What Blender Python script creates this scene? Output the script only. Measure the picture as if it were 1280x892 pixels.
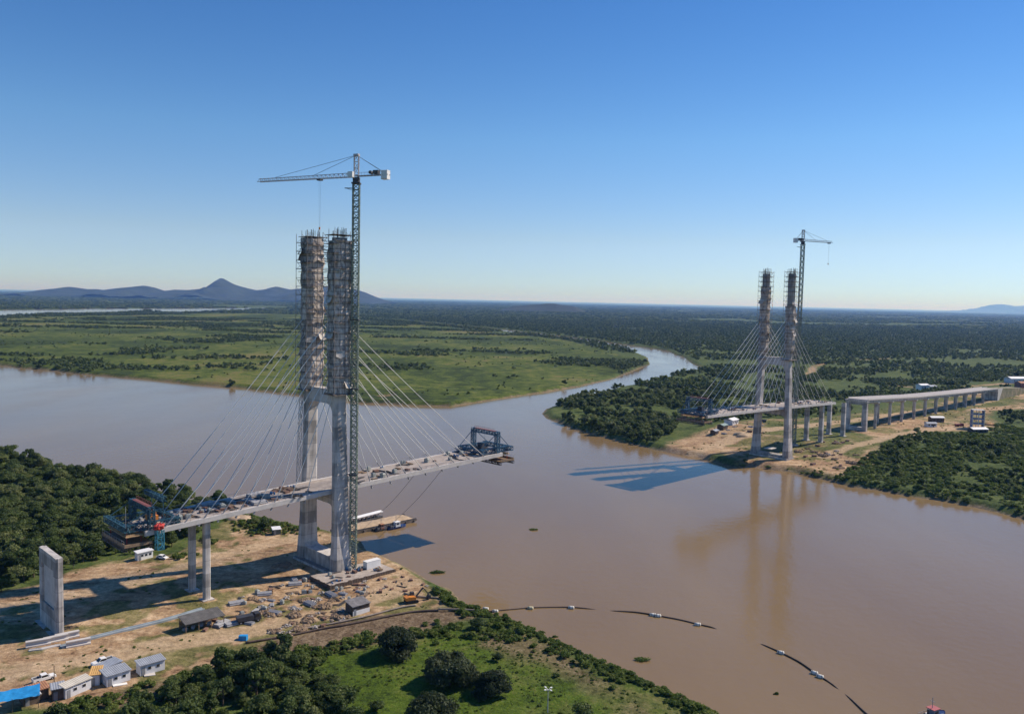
import bpy, math, random
import numpy as np
from mathutils import Vector, Matrix
R = math.radians
random.seed(7)
rng = np.random.default_rng(7)
sc = bpy.context.scene
col = sc.collection
for o in list(bpy.data.objects):
    bpy.data.objects.remove(o)

# ------------------------------------------------------------------ camera
FPX, CAMH = 1030.0, 100.0                       # focal length in px of the 1280-wide photo, camera height
PITCH, ROLL = math.atan(71/FPX), R(1.28)
cF = np.array([0, math.cos(PITCH), -math.sin(PITCH)])
r0 = np.array([1., 0, 0]); u0 = np.array([0, math.sin(PITCH), math.cos(PITCH)])
cR = math.cos(ROLL)*r0+math.sin(ROLL)*u0
cU = -math.sin(ROLL)*r0+math.cos(ROLL)*u0
cd = bpy.data.cameras.new("camera"); cam = bpy.data.objects.new("camera", cd); col.objects.link(cam)
cam.matrix_world = Matrix(((cR[0], cU[0], -cF[0], 0), (cR[1], cU[1], -cF[1], 0), (cR[2], cU[2], -cF[2], CAMH), (0, 0, 0, 1)))
cd.sensor_fit = 'HORIZONTAL'; cd.sensor_width = 36; cd.lens = 36*FPX/1280
cd.clip_start = 1; cd.clip_end = 400000
sc.camera = cam
# ------------------------------------------------------------------ light
SUN_AZ, SUN_EL = R(64.5), R(41.5)
w = bpy.data.worlds.new("World"); sc.world = w; w.use_nodes = True
nt = w.node_tree; nt.nodes.clear()
sky = nt.nodes.new('ShaderNodeTexSky'); sky.sky_type = 'NISHITA'; sky.sun_disc = False
sky.sun_elevation = SUN_EL; sky.sun_rotation = SUN_AZ
sky.altitude = 0; sky.air_density = 1.0; sky.dust_density = 0.0; sky.ozone_density = 2.2
bg = nt.nodes.new('ShaderNodeBackground'); bg.inputs[1].default_value = 0.15
wo = nt.nodes.new('ShaderNodeOutputWorld')
hs = nt.nodes.new('ShaderNodeHueSaturation'); hs.inputs['Saturation'].default_value = 1.38
nt.links.new(sky.outputs[0], hs.inputs['Color'])
tcw = nt.nodes.new('ShaderNodeTexCoord'); sxw = nt.nodes.new('ShaderNodeSeparateXYZ'); nt.links.new(tcw.outputs['Generated'], sxw.inputs[0])
rw = nt.nodes.new('ShaderNodeValToRGB'); nt.links.new(sxw.outputs[2], rw.inputs[0])     # the air near the horizon is a cooler, more lilac blue
e_ = rw.color_ramp.elements; e_[0].position = 0; e_[0].color = (.38, .52, .93, 1); e_[1].position = .34; e_[1].color = (.76, .60, .69, 1)
for p_, c_ in ((.02, (.41, .53, .90)), (.073, (.54, .54, .69)), (.186, (.72, .655, .72))):
    q_ = e_.new(p_); q_.color = (*c_, 1)
mw = nt.nodes.new('ShaderNodeMix'); mw.data_type = 'RGBA'; mw.blend_type = 'MULTIPLY'; mw.inputs[0].default_value = 1
nt.links.new(hs.outputs[0], mw.inputs[6]); nt.links.new(rw.outputs[0], mw.inputs[7]); nt.links.new(mw.outputs[2], bg.inputs[0]); nt.links.new(bg.outputs[0], wo.inputs[0])
sd_ = bpy.data.lights.new("sun", 'SUN'); sd_.energy = 4.7; sd_.angle = R(.53); sd_.color = (1, .88, .74)
sun = bpy.data.objects.new("sun", sd_); col.objects.link(sun)
sdir = Vector((math.sin(SUN_AZ)*math.cos(SUN_EL), math.cos(SUN_AZ)*math.cos(SUN_EL), math.sin(SUN_EL)))
sun.rotation_euler = sdir.to_track_quat('Z', 'Y').to_euler(); sun.location = (200, 0, 300)
vs = sc.view_settings
vs.view_transform = 'Standard'; vs.look = 'None'; vs.gamma = 1; vs.exposure = 0.17; vs.use_curve_mapping = False
sc.cycles.volume_bounces = 2
sc.cycles.max_bounces = 5

def G(px, py, z=0.0):
    """ground point at height z seen at a photo pixel"""
    d = cF*FPX+cR*(px-640)-cU*(py-446); k = (z-CAMH)/d[2]
    return np.array([d[0]*k, d[1]*k])
def ZAT(x, y, py):
    """height of the point over (x,y) that shows at photo row py"""
    lo, hi = -20., 300.
    for _ in range(40):
        m = (lo+hi)/2; v = np.array([x, y, m-CAMH]); q = 446-FPX*(v@cU)/(v@cF)
        if q > py: lo = m
        else: hi = m
    return (lo+hi)/2

# ------------------------------------------------------------------ noise
def _h(ix, iy, s):
    n = (ix.astype(np.int64)*374761393+iy.astype(np.int64)*668265263+s*1442695041) & 0x7fffffff
    n = (n ^ (n >> 13))*1274126177 & 0x7fffffff
    return ((n ^ (n >> 16)) & 0xffff)/65535.
def vnoise(x, y, s=0):
    ix = np.floor(x); iy = np.floor(y); fx = x-ix; fy = y-iy
    fx = fx*fx*(3-2*fx); fy = fy*fy*(3-2*fy)
    a = _h(ix, iy, s); b = _h(ix+1, iy, s); c = _h(ix, iy+1, s); d = _h(ix+1, iy+1, s)
    return (a*(1-fx)+b*fx)*(1-fy)+(c*(1-fx)+d*fx)*fy
def fbm(x, y, s=0, o=4):
    r = 0; a = .5; t = 0
    for i in range(o):
        r = r+a*vnoise(x*2**i, y*2**i, s+i*17); t += a; a *= .5
    return r/t
def inpoly(x, y, P):
    r = np.zeros(x.shape, bool); n = len(P)
    for i in range(n):
        x1, y1 = P[i]; x2, y2 = P[(i+1) % n]
        if y1 == y2: continue
        c = ((y1 > y) != (y2 > y)) & (x < (x2-x1)*(y-y1)/(y2-y1)+x1)
        r ^= c
    return r
def pdist(x, y, P, close=True):
    r = np.full(x.shape, 1e12); n = len(P)
    for i in range(n if close else n-1):
        x1, y1 = P[i]; x2, y2 = P[(i+1) % n]
        dx, dy = x2-x1, y2-y1; L = dx*dx+dy*dy+1e-9
        t = np.clip(((x-x1)*dx+(y-y1)*dy)/L, 0, 1)
        r = np.minimum(r, (x-x1-t*dx)**2+(y-y1-t*dy)**2)
    return np.sqrt(r)
def sst(a, b, x):
    t = np.clip((x-a)/(b-a), 0, 1); return t*t*(3-2*t)
def poly(L, z=0): return [tuple(G(a, b, z)) for a, b in L]

# ------------------------------------------------------------------ land layout
RIVER = poly([(-900,385),(-400,422),(0,456),(98,467),(170,473),(232,479.6),(304,485),(380,495),(447,503.5),(520,507),(565,507.5),(604,501.6),
 (650,494),(689,489),(725,483),(768,473),(794,463),(814,455.6),(811,447),(788,438),(755,430),(709,424),(650,417),(560,407.5),(500,401.5),(450,398),
 (450,396.8),(500,399.8),(560,405.3),(650,414),(709,421),(735,423.6),(768,428.5),(801,433.5),(834,438.6),(847,444),(857,446),(866,453),(878,461),
 (863,465),(842,469),(820,476),(801,481),(768,487),(729,497),(700,505),(684,511),(679.5,517),(684,523),(712,534),(742,543.6),(781,553),(806,559),
 (820,563),(839,566),(857.5,569),(878,573),(892,577),(915,585),(941,583),(964,587),(990,590),(1013,596),(1035,601),(1060,607),(1096,613),
 (1152,622),(1184,627),(1219,634),(1280,648),(1600,740),(2400,960),(1500,1250),(1000,950),(885,890),(871,883),(823,862),(790,846),(714,811),
 (668,792),(644,780),(606,766),(583,761),(573,750),(559,737),(535,727),(511,711),(478,695),(460,692),(450,676),(400,665),(345,653),(300,642),
 (200,614),(100,592),(0,568),(-400,490),(-900,440)])
CHAN = poly([(-900,352),(-300,380),(0,387.4),(129,385.6),(258,385.2),(340,384.6),(420,386.5),(420,387.2),(340,386.2),(284,389),(258,390.6),(225,390.6),(180,389),(129,392),(60,392.6),(28,394),(0,396),(-300,398),(-900,385)])
POND = poly([(470,493),(489,491.5),(494,494),(478,496)], 2)
NEARSITE = poly([(-200,760),(0,742),(60,726),(120,706),(165,697),(215,694),(240,680),(262,668),(290,650),(345,655),(400,665),(450,676),(478,695),(511,711),
 (535,730),(545,742),(573,750),(560,757),(500,764),(440,772),(380,786),(330,799),(275,822),(235,842),(200,850),(150,862),(100,878),(0,892),(-200,930)], 3)
REDSTRIP = poly([(140,868),(225,843),(300,798),(400,780),(470,767),(560,757),(594,772),(500,800),(420,810),(380,818),(300,832),(225,870),(160,890),(120,890)], 3)
TRACKS = [(poly([(-60,862),(0,845),(100,829),(200,808),(300,791),(360,777),(420,765),(470,748),(505,728)], 3), 3.4), (poly([(-40,762),(20,757),(90,746),(170,728),(260,700),(330,682),(370,672)], 3), 2.6), (poly([(845,566),(880,556),(920,545),(960,538),(1010,534),(1080,526),(1150,515),(1240,502)], 6), 5), (poly([(1030,566),(1080,556),(1110,548),(1160,539),(1200,536)], 6), 4)]
MEADOW = poly([(330,835),(400,812),(470,800),(540,785),(640,790),(800,860),(893,900),(900,1100),(200,1100),(250,890)], 3)
BROWN1 = poly([(600,792),(640,792),(700,812),(740,838),(780,868),(740,862),(690,835),(640,812),(600,805)], 3)
BROWN2 = poly([(790,880),(840,905),(820,930),(770,900)], 3)
LEFTWOOD = poly([(-400,800),(0,742),(60,722),(120,702),(165,694),(215,688),(240,672),(285,645),(280,634),(200,613),(100,591),(0,567),(-400,489)], 3)
BOTWOOD = poly([(-200,1000),(-200,940),(10,925),(70,915),(150,898),(205,880),(228,852),(262,846),(300,826),(345,824),(395,836),(428,862),(435,885),(450,915),(465,1000)], 3)
EASTPEN = poly([(684,522),(682,514),(702,503),(730,495),(768,485),(801,479),(842,467),(880,462),(930,470),(900,500),(870,505),(850,515),(843,540),(812,556),(781,552),(742,542),(712,533)], 3)
EASTSITE = poly([(812,562),(840,549),(880,540),(905,531),(950,527),(1000,528),(1060,522),(1140,508),(1245,490),(1300,484),(1300,512),(1240,516),(1235,524),(1245,531),(1235,541),(1150,543),(1135,540),(1100,556),(1085,575),(1050,590),(1020,585),(990,578),(960,578),(925,572),(900,562),(880,569),(850,568)], 5)
EASTGRASS = poly([(930,545),(960,552),(1010,560),(1070,570),(1100,553),(1060,540),(1140,523),(1235,510),(1290,505),(1290,500),(1240,494),(1140,507),(1040,525),(1000,530),(960,530),(950,545)], 5)
FIELD = poly([(-900,386),(0,397),(200,394),(300,390),(400,393),(450,400),(560,409),(709,426),(814,455),(794,464),(650,495),(565,508),(447,504),(304,486),(0,457),(-900,400)], 2)
ROADS = [(poly([(0,594),(30,592),(60,589),(85,585)], 3), 2.2), (poly([(1012,467),(1017,457),(1030,452),(1060,449),(1110,447)], 5), 4.5),
 (poly([(1115,480),(1160,487),(1200,486),(1250,482),(1290,478)], 5), 5), (poly([(450,385),(520,391),(600,395)], 3), 5)]
RIV = RIVER
def waterdist(x, y):
    """signed distance to the shoreline, > 0 on land"""
    d = np.minimum(pdist(x, y, RIVER), pdist(x, y, CHAN))
    s = np.where(inpoly(x, y, RIVER) | inpoly(x, y, CHAN), -d, d)
    d2 = pdist(x, y, POND); s = np.where(inpoly(x, y, POND), -d2, np.minimum(s, d2+2))
    k = np.clip(np.hypot(x, y)/300, .8, 8)
    return s+(fbm(x/(9*k), y/(9*k), 3, 3)-.5)*3.2*k
# bridge line
NPOS = np.array([-66.32, 291.53]); SV = np.array([.70724, .70698]); TV = np.array([.70698, -.70724]); SPAN = 332.27
def BW(s, t): return NPOS+SV*s+TV*t
def deckz(s): return float(np.interp(s, [-90,-62,0,80,166,240,309,402,459,576,681,796,900], [28.3,29.6,32.6,35.9,38.2,38.2,36.9,34,31.5,26,22.5,19.5,17.5]))
def height(x, y, sd=None):
    if sd is None: sd = waterdist(x, y)
    s = (x-NPOS[0])*SV[0]+(y-NPOS[1])*SV[1]; t = (x-NPOS[0])*TV[0]+(y-NPOS[1])*TV[1]
    dist = np.hypot(x, y)
    inner = 3.2+(fbm(x/60, y/60, 9)-.5)*1.6
    inner = inner+sst(345, 400, s)*sst(-160, -60, t)*4.0*(dist < 4000)
    inner = inner+(fbm(x/7, y/7, 21, 3)-.5)*.5*(dist < 900)
    z = np.where(sd > 0, .25+(inner-.25)*sst(0, 1, sd/6.), -3*sst(0, 1, -sd/8.)+.25*sst(0, 1, 1+sd/.9)-.0)
    return z

# ------------------------------------------------------------------ materials
def nodes(m):
    m.use_nodes = True; n = m.node_tree; n.nodes.clear()
    o = n.nodes.new('ShaderNodeOutputMaterial'); p = n.nodes.new('ShaderNodeBsdfPrincipled')
    n.links.new(p.outputs[0], o.inputs[0]); return n, p, o
def N(n, t, **k):
    x = n.nodes.new(t)
    for a, b in k.items(): setattr(x, a, b)
    return x
def L(n, a, b): n.links.new(a, b)
MC = {}
def mat(name, c, rough=.7, var=.18, scale=.6, metal=0., spec=.3, c2=None, streak=False, bump=0.0):
    if name in MC: return MC[name]
    m = bpy.data.materials.new(name); n, p, o = nodes(m)
    tc = N(n, 'ShaderNodeTexCoord'); mp = N(n, 'ShaderNodeMapping')
    L(n, tc.outputs['Object'], mp.inputs[0])
    if streak: mp.inputs['Scale'].default_value = (1, 1, .12)
    nz = N(n, 'ShaderNodeTexNoise'); nz.inputs['Scale'].default_value = scale; nz.inputs['Detail'].default_value = 6; nz.inputs['Roughness'].default_value = .65
    L(n, mp.outputs[0], nz.inputs[0])
    rp = N(n, 'ShaderNodeValToRGB'); L(n, nz.outputs[0], rp.inputs[0])
    a = c2 if c2 else tuple(v*(1-var) for v in c)
    b = c if c2 else tuple(min(1, v*(1+var)) for v in c)
    rp.color_ramp.elements[0].position = .35; rp.color_ramp.elements[1].position = .65
    rp.color_ramp.elements[0].color = (*a, 1); rp.color_ramp.elements[1].color = (*b, 1)
    L(n, rp.outputs[0], p.inputs['Base Color'])
    p.inputs['Roughness'].default_value = rough; p.inputs['Metallic'].default_value = metal
    p.inputs['Specular IOR Level'].default_value = spec
    if bump:
        bp = N(n, 'ShaderNodeBump'); bp.inputs['Strength'].default_value = bump; L(n, nz.outputs[0], bp.inputs['Height']); L(n, bp.outputs[0], p.inputs['Normal'])
    MC[name] = m; return m

def concrete():
    m = bpy.data.materials.new('concrete'); n, p, o = nodes(m)
    tc = N(n, 'ShaderNodeTexCoord')
    mp = N(n, 'ShaderNodeMapping'); mp.inputs['Scale'].default_value = (.9, .9, .08); L(n, tc.outputs['Object'], mp.inputs[0])
    n1 = N(n, 'ShaderNodeTexNoise'); n1.inputs['Scale'].default_value = 1.; n1.inputs['Detail'].default_value = 5; L(n, mp.outputs[0], n1.inputs[0])
    n2 = N(n, 'ShaderNodeTexNoise'); n2.inputs['Scale'].default_value = .25; n2.inputs['Detail'].default_value = 6; L(n, tc.outputs['Object'], n2.inputs[0])
    sx = N(n, 'ShaderNodeSeparateXYZ'); L(n, tc.outputs['Object'], sx.inputs[0])
    # pour lifts every 4.2 m, each of its own tone, with a thin joint
    dv = N(n, 'ShaderNodeMath', operation='DIVIDE'); L(n, sx.outputs[2], dv.inputs[0]); dv.inputs[1].default_value = 4.2
    fl = N(n, 'ShaderNodeMath', operation='FLOOR'); L(n, dv.outputs[0], fl.inputs[0])
    wn = N(n, 'ShaderNodeTexWhiteNoise', noise_dimensions='1D'); L(n, fl.outputs[0], wn.inputs['W'])
    fr = N(n, 'ShaderNodeMath', operation='FRACT'); L(n, dv.outputs[0], fr.inputs[0])
    jt = N(n, 'ShaderNodeMath', operation='LESS_THAN'); L(n, fr.outputs[0], jt.inputs[0]); jt.inputs[1].default_value = .045
    ad = N(n, 'ShaderNodeMath', operation='ADD'); L(n, n1.outputs[0], ad.inputs[0]); L(n, n2.outputs[0], ad.inputs[1])
    a2 = N(n, 'ShaderNodeMath', operation='MULTIPLY_ADD'); L(n, wn.outputs[0], a2.inputs[0]); a2.inputs[1].default_value = .36; L(n, ad.outputs[0], a2.inputs[2])
    a3 = N(n, 'ShaderNodeMath', operation='MULTIPLY_ADD'); L(n, jt.outputs[0], a3.inputs[0]); a3.inputs[1].default_value = -.22; L(n, a2.outputs[0], a3.inputs[2])
    a4 = N(n, 'ShaderNodeMath', operation='MULTIPLY'); L(n, a3.outputs[0], a4.inputs[0]); a4.inputs[1].default_value = .7
    rp = N(n, 'ShaderNodeValToRGB'); L(n, a4.outputs[0], rp.inputs[0])
    e = rp.color_ramp.elements; e[0].position = .64; e[0].color = (.25, .235, .22, 1); e[1].position = .98; e[1].color = (.60, .56, .52, 1)
    L(n, rp.outputs[0], p.inputs['Base Color']); p.inputs['Roughness'].default_value = .85; p.inputs['Specular IOR Level'].default_value = .2
    MC['concrete'] = m
concrete()

def terrain_mat():
    m = bpy.data.materials.new('ground'); n, p, o = nodes(m)
    tc = N(n, 'ShaderNodeTexCoord')
    def noise(scale, detail=6, rough=.6, st=(1, 1, 1)):
        mp = N(n, 'ShaderNodeMapping'); mp.inputs['Scale'].default_value = st; L(n, tc.outputs['Object'], mp.inputs[0])
        z = N(n, 'ShaderNodeTexNoise'); z.inputs['Scale'].default_value = scale; z.inputs['Detail'].default_value = detail; z.inputs['Roughness'].default_value = rough
        L(n, mp.outputs[0], z.inputs[0]); return z.outputs[0]
    def ramp(v, els):
        r = N(n, 'ShaderNodeValToRGB'); L(n, v, r.inputs[0]); e = r.color_ramp.elements
        while len(e) < len(els): e.new(.5)
        for q, (a, c) in zip(e, els): q.position = a; q.color = (*c, 1)
        return r.outputs[0]
    def attr(a):
        x = N(n, 'ShaderNodeAttribute', attribute_name=a); return x.outputs['Fac']
    def mix(f, a, b):
        x = N(n, 'ShaderNodeMix', data_type='RGBA'); L(n, f, x.inputs[0]); L(n, a, x.inputs[6]); L(n, b, x.inputs[7]); return x.outputs[2]
    big = noise(.008, 8); mid = noise(.06, 8, .7); fine = noise(.5, 6, .7); fine2 = noise(1.3, 5, .7)
    def combine(a, b, k=.5):
        x = N(n, 'ShaderNodeMix', data_type='FLOAT'); x.inputs[0].default_value = k; L(n, a, x.inputs[2]); L(n, b, x.inputs[3])
        y = N(n, 'ShaderNodeMath', operation='MULTIPLY_ADD'); L(n, x.outputs[0], y.inputs[0]); y.inputs[1].default_value = 1.45; y.inputs[2].default_value = -.225; return y.outputs[0]
    scrub = ramp(combine(mid, fine), [(.34, (.03, .05, .018)), (.46, (.066, .096, .026)), (.57, (.10, .13, .036)), (.68, (.15, .15, .06))])
    field = ramp(combine(combine(noise(.004, 9, .62, (1, .7, 1)), mid, .45), fine, .3), [(.39, (.032, .046, .012)), (.46, (.052, .076, .014)), (.515, (.082, .112, .017)), (.565, (.13, .155, .028)), (.63, (.18, .15, .055))])
    meadow = ramp(combine(mid, combine(fine, noise(2.2, 4, .7, (1, .5, 1))), .55), [(.36, (.03, .05, .01)), (.45, (.06, .098, .012)), (.55, (.085, .13, .016)), (.66, (.13, .14, .035))])
    dirt = ramp(combine(combine(mid, fine, .5), noise(.25, 7, .7, (.35, 1, 1)), .5), [(.32, (.14, .085, .05)), (.42, (.31, .195, .11)), (.53, (.42, .285, .165)), (.66, (.60, .44, .28))])
    red = ramp(combine(fine, fine2), [(.35, (.085, .055, .036)), (.5, (.18, .12, .078)), (.62, (.27, .2, .135))])
    drygrass = ramp(combine(fine, mid), [(.38, (.065, .085, .024)), (.5, (.12, .135, .038)), (.62, (.2, .18, .07))])
    sand = ramp(fine, [(.4, (.17, .12, .08)), (.6, (.30, .22, .15))])
    c = scrub
    c = mix(attr('field'), c, field)
    c = mix(attr('meadow'), c, meadow)
    c = mix(attr('red'), c, red)
    c = mix(attr('dirt'), c, dirt)
    c = mix(attr('dry'), c, drygrass)
    c = mix(attr('road'), c, ramp(combine(fine, noise(.5, 5, .6, (.25, 1, 1))), [(.35, (.40, .28, .165)), (.65, (.56, .41, .26))]))
    c = mix(attr('sand'), c, sand)
    # grit, clods and tufts: fine strong mottling of every ground
    mr = N(n, 'ShaderNodeMapRange'); L(n, noise(.75, 8, .82), mr.inputs[0]); mr.inputs[1].default_value = .36; mr.inputs[2].default_value = .64; mr.inputs[3].default_value = .62; mr.inputs[4].default_value = 1.28
    vm = N(n, 'ShaderNodeVectorMath', operation='SCALE'); L(n, c, vm.inputs[0]); L(n, mr.outputs[0], vm.inputs['Scale']); c = vm.outputs[0]
    L(n, c, p.inputs['Base Color']); p.inputs['Roughness'].default_value = .95; p.inputs['Specular IOR Level'].default_value = .1
    bp = N(n, 'ShaderNodeBump'); bp.inputs['Strength'].default_value = .6; bp.inputs['Distance'].default_value = .6
    L(n, combine(fine, fine2), bp.inputs['Height']); L(n, bp.outputs[0], p.inputs['Normal'])
    return m

def water_mat():
    m = bpy.data.materials.new('river_water'); n, p, o = nodes(m)
    tc = N(n, 'ShaderNodeTexCoord')
    def noise(scale, detail, st, rot=0.):
        mp = N(n, 'ShaderNodeMapping'); mp.inputs['Scale'].default_value = st; mp.inputs['Rotation'].default_value = (0, 0, rot); L(n, tc.outputs['Object'], mp.inputs[0])
        z = N(n, 'ShaderNodeTexNoise'); z.inputs['Scale'].default_value = scale; z.inputs['Detail'].default_value = detail; L(n, mp.outputs[0], z.inputs[0]); return z.outputs[0]
    rp = N(n, 'ShaderNodeValToRGB'); L(n, noise(.012, 8, (1, .35, 1), .5), rp.inputs[0])
    e = rp.color_ramp.elements; e[0].position = .38; e[0].color = (.205, .138, .068, 1); e[1].position = .64; e[1].color = (.24, .166, .083, 1)
    L(n, rp.outputs[0], p.inputs['Base Color'])
    p.inputs['IOR'].default_value = 1.33; p.inputs['Specular IOR Level'].default_value = .36
    rr = N(n, 'ShaderNodeMapRange'); L(n, noise(.02, 5, (1, .4, 1)), rr.inputs[0])
    rr.inputs[1].default_value = .3; rr.inputs[2].default_value = .7; rr.inputs[3].default_value = .08; rr.inputs[4].default_value = .17
    L(n, rr.outputs[0], p.inputs['Roughness'])
    bp = N(n, 'ShaderNodeBump'); bp.inputs['Strength'].default_value = .16; bp.inputs['Distance'].default_value = .5
    ad = N(n, 'ShaderNodeMath', operation='ADD'); L(n, noise(.35, 3, (1, 1, 1)), ad.inputs[0]); L(n, noise(.06, 3, (1, .6, 1)), ad.inputs[1])
    L(n, ad.outputs[0], bp.inputs['Height']); L(n, bp.outputs[0], p.inputs['Normal'])
    return m

def leaf_mat(name, c1, c2, c3):
    m = bpy.data.materials.new(name); n, p, o = nodes(m)
    oi = N(n, 'ShaderNodeObjectInfo'); at = N(n, 'ShaderNodeAttribute', attribute_name='tint')
    a = N(n, 'ShaderNodeMath', operation='MULTIPLY'); L(n, oi.outputs['Random'], a.inputs[0]); a.inputs[1].default_value = .6
    b = N(n, 'ShaderNodeMath', operation='MULTIPLY_ADD'); L(n, at.outputs['Fac'], b.inputs[0]); b.inputs[1].default_value = .4; L(n, a.outputs[0], b.inputs[2])
    rp = N(n, 'ShaderNodeValToRGB'); L(n, b.outputs[0], rp.inputs[0]); e = rp.color_ramp.elements
    e[0].position = .1; e[0].color = (*c1, 1); e[1].position = .55; e[1].color = (*c2, 1); q = e.new(.92); q.color = (*c3, 1)
    L(n, rp.outputs[0], p.inputs['Base Color']); p.inputs['Roughness'].default_value = .6; p.inputs['Specular IOR Level'].default_value = .25
    tr = N(n, 'ShaderNodeBsdfTranslucent'); L(n, rp.outputs[0], tr.inputs[0]); ms = N(n, 'ShaderNodeMixShader'); ms.inputs[0].default_value = .42
    L(n, p.outputs[0], ms.inputs[1]); L(n, tr.outputs[0], ms.inputs[2]); L(n, ms.outputs[0], o.inputs[0])
    MC[name] = m; return m
LEAF = leaf_mat('foliage', (.038, .064, .019), (.105, .148, .038), (.21, .23, .085))
LEAFD = leaf_mat('dark_foliage', (.026, .042, .018), (.055, .076, .032), (.10, .122, .052))
LEAFB = leaf_mat('bright_foliage', (.06, .10, .02), (.125, .18, .034), (.21, .24, .06))
BARK = mat('bark', (.12, .09, .065), .9, .3, 2)

# ------------------------------------------------------------------ mesh helpers
class MB:
    def __init__(s): s.v = []; s.f = []; s.mi = []; s.cur = 0
    def box(s, c, d, rz=0., m=None):
        cx, cy, cz = c; a, b, h = d[0]/2, d[1]/2, d[2]/2; k = len(s.v); cs, sn = math.cos(rz), math.sin(rz)
        for dz in (-h, h):
            for dx, dy in ((-a, -b), (a, -b), (a, b), (-a, b)): s.v.append((cx+dx*cs-dy*sn, cy+dx*sn+dy*cs, cz+dz))
        for q in ((0, 3, 2, 1), (4, 5, 6, 7), (0, 1, 5, 4), (1, 2, 6, 5), (2, 3, 7, 6), (3, 0, 4, 7)): s.f.append(tuple(k+i for i in q)); s.mi.append(s.cur)
        return s
    def bar(s, a, b, w, h=None, n=4):
        a = Vector(a); b = Vector(b); d = (b-a)
        if d.length < 1e-6: return s
        d.normalize(); up = Vector((0, 0, 1)) if abs(d.z) < .95 else Vector((1, 0, 0))
        x = d.cross(up).normalized(); y = x.cross(d).normalized(); h = h or w; k = len(s.v)
        for p in (a, b):
            for i in range(n):
                t = 2*math.pi*(i+.5)/n; q = p+x*(math.cos(t)*w*.7071)+y*(math.sin(t)*h*.7071); s.v.append(tuple(q))
        for i in range(n): s.f.append((k+i, k+(i+1) % n, k+n+(i+1) % n, k+n+i)); s.mi.append(s.cur)
        s.f.append(tuple(k+i for i in range(n-1, -1, -1))); s.f.append(tuple(k+n+i for i in range(n))); s.mi += [s.cur]*2
        return s
    def tube(s, pts, r, n=8):
        P = [Vector(p) for p in pts]; k = len(s.v)
        for i, p in enumerate(P):
            d = (P[min(i+1, len(P)-1)]-P[max(i-1, 0)]).normalized(); up = Vector((0, 0, 1)) if abs(d.z) < .95 else Vector((1, 0, 0))
            x = d.cross(up).normalized(); y = x.cross(d); rr = r[i] if isinstance(r, (list, tuple)) else r
            for j in range(n):
                t = 2*math.pi*j/n; s.v.append(tuple(p+x*math.cos(t)*rr+y*math.sin(t)*rr))
        for i in range(len(P)-1):
            for j in range(n): s.f.append((k+i*n+j, k+i*n+(j+1) % n, k+(i+1)*n+(j+1) % n, k+(i+1)*n+j)); s.mi.append(s.cur)
        s.f.append(tuple(k+j for j in range(n-1, -1, -1))); s.f.append(tuple(k+(len(P)-1)*n+j for j in range(n))); s.mi += [s.cur]*2
        return s
    def loft(s, rings, cap=True):
        k = len(s.v); n = len(rings[0])
        for r_ in rings: s.v += [tuple(p) for p in r_]
        for i in range(len(rings)-1):
            for j in range(n): s.f.append((k+i*n+j, k+i*n+(j+1) % n, k+(i+1)*n+(j+1) % n, k+(i+1)*n+j)); s.mi.append(s.cur)
        if cap:
            s.f.append(tuple(k+j for j in range(n-1, -1, -1))); s.f.append(tuple(k+(len(rings)-1)*n+j for j in range(n))); s.mi += [s.cur]*2
        return s
    def prism(s, pts, a, b, axis='y'):
        """outline pts (u,v) extruded from a to b along an axis"""
        def P(u, v, w): return {'y': (u, w, v), 'x': (w, u, v), 'z': (u, v, w)}[axis]
        return s.loft([[P(u, v, a) for u, v in pts], [P(u, v, b) for u, v in pts]])
    def blob(s, c, r, seed=0, sub=6, jit=.15):
        k = len(s.v); rr = random.Random(seed); nu, nv = sub*2, sub
        for i in range(nv+1):
            ph = math.pi*i/nv
            for j in range(nu):
                t = 2*math.pi*j/nu; q = 1+rr.uniform(-jit, jit)
                s.v.append((c[0]+r[0]*math.sin(ph)*math.cos(t)*q, c[1]+r[1]*math.sin(ph)*math.sin(t)*q, c[2]+r[2]*math.cos(ph)*q))
        for i in range(nv):
            for j in range(nu): s.f.append((k+i*nu+j, k+(i+1)*nu+j, k+(i+1)*nu+(j+1) % nu, k+i*nu+(j+1) % nu)); s.mi.append(s.cur)
        return s
    def truss(s, a, b, w, h, step, th=.12, vertical=False):
        """square lattice girder from a to b"""
        a = Vector(a); b = Vector(b); d = (b-a); Ln = d.length; d.normalize()
        up = Vector((0, 0, 1)) if abs(d.z) < .9 else Vector((0, 1, 0)); x = d.cross(up).normalized(); y = x.cross(d).normalized()
        cs = [x*(w/2)+y*(h/2), -x*(w/2)+y*(h/2), -x*(w/2)-y*(h/2), x*(w/2)-y*(h/2)]
        for c in cs: s.bar(a+c, b+c, th*1.4)
        nn = max(1, int(round(Ln/step)))
        for i in range(nn):
            p = a+d*(Ln*i/nn); q = a+d*(Ln*(i+1)/nn)
            for j in range(4):
                c1, c2 = cs[j], cs[(j+1) % 4]
                s.bar(p+c1, p+c2, th)
                if i % 2: s.bar(p+c1, q+c2, th)
                else: s.bar(p+c2, q+c1, th)
        return s
    def mesh(s, name, mats):
        me = bpy.data.meshes.new(name); me.from_pydata(s.v, [], s.f)
        for m_ in (mats if isinstance(mats, (list, tuple)) else [mats]): me.materials.append(m_)
        if any(s.mi): me.polygons.foreach_set('material_index', s.mi)
        me.update(); return me
    def build(s, name, mats, parent=None, smooth=False):
        me = s.mesh(name, mats)
        if smooth: me.polygons.foreach_set('use_smooth', [True]*len(me.polygons))
        o = bpy.data.objects.new(name, me); col.objects.link(o)
        if parent: o.parent = parent
        return o
def tag(o, label=None, cat=None, group=None, kind=None):
    if label: o['label'] = label
    if cat: o['category'] = cat
    if group: o['group'] = group
    if kind: o['kind'] = kind
    return o
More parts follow.
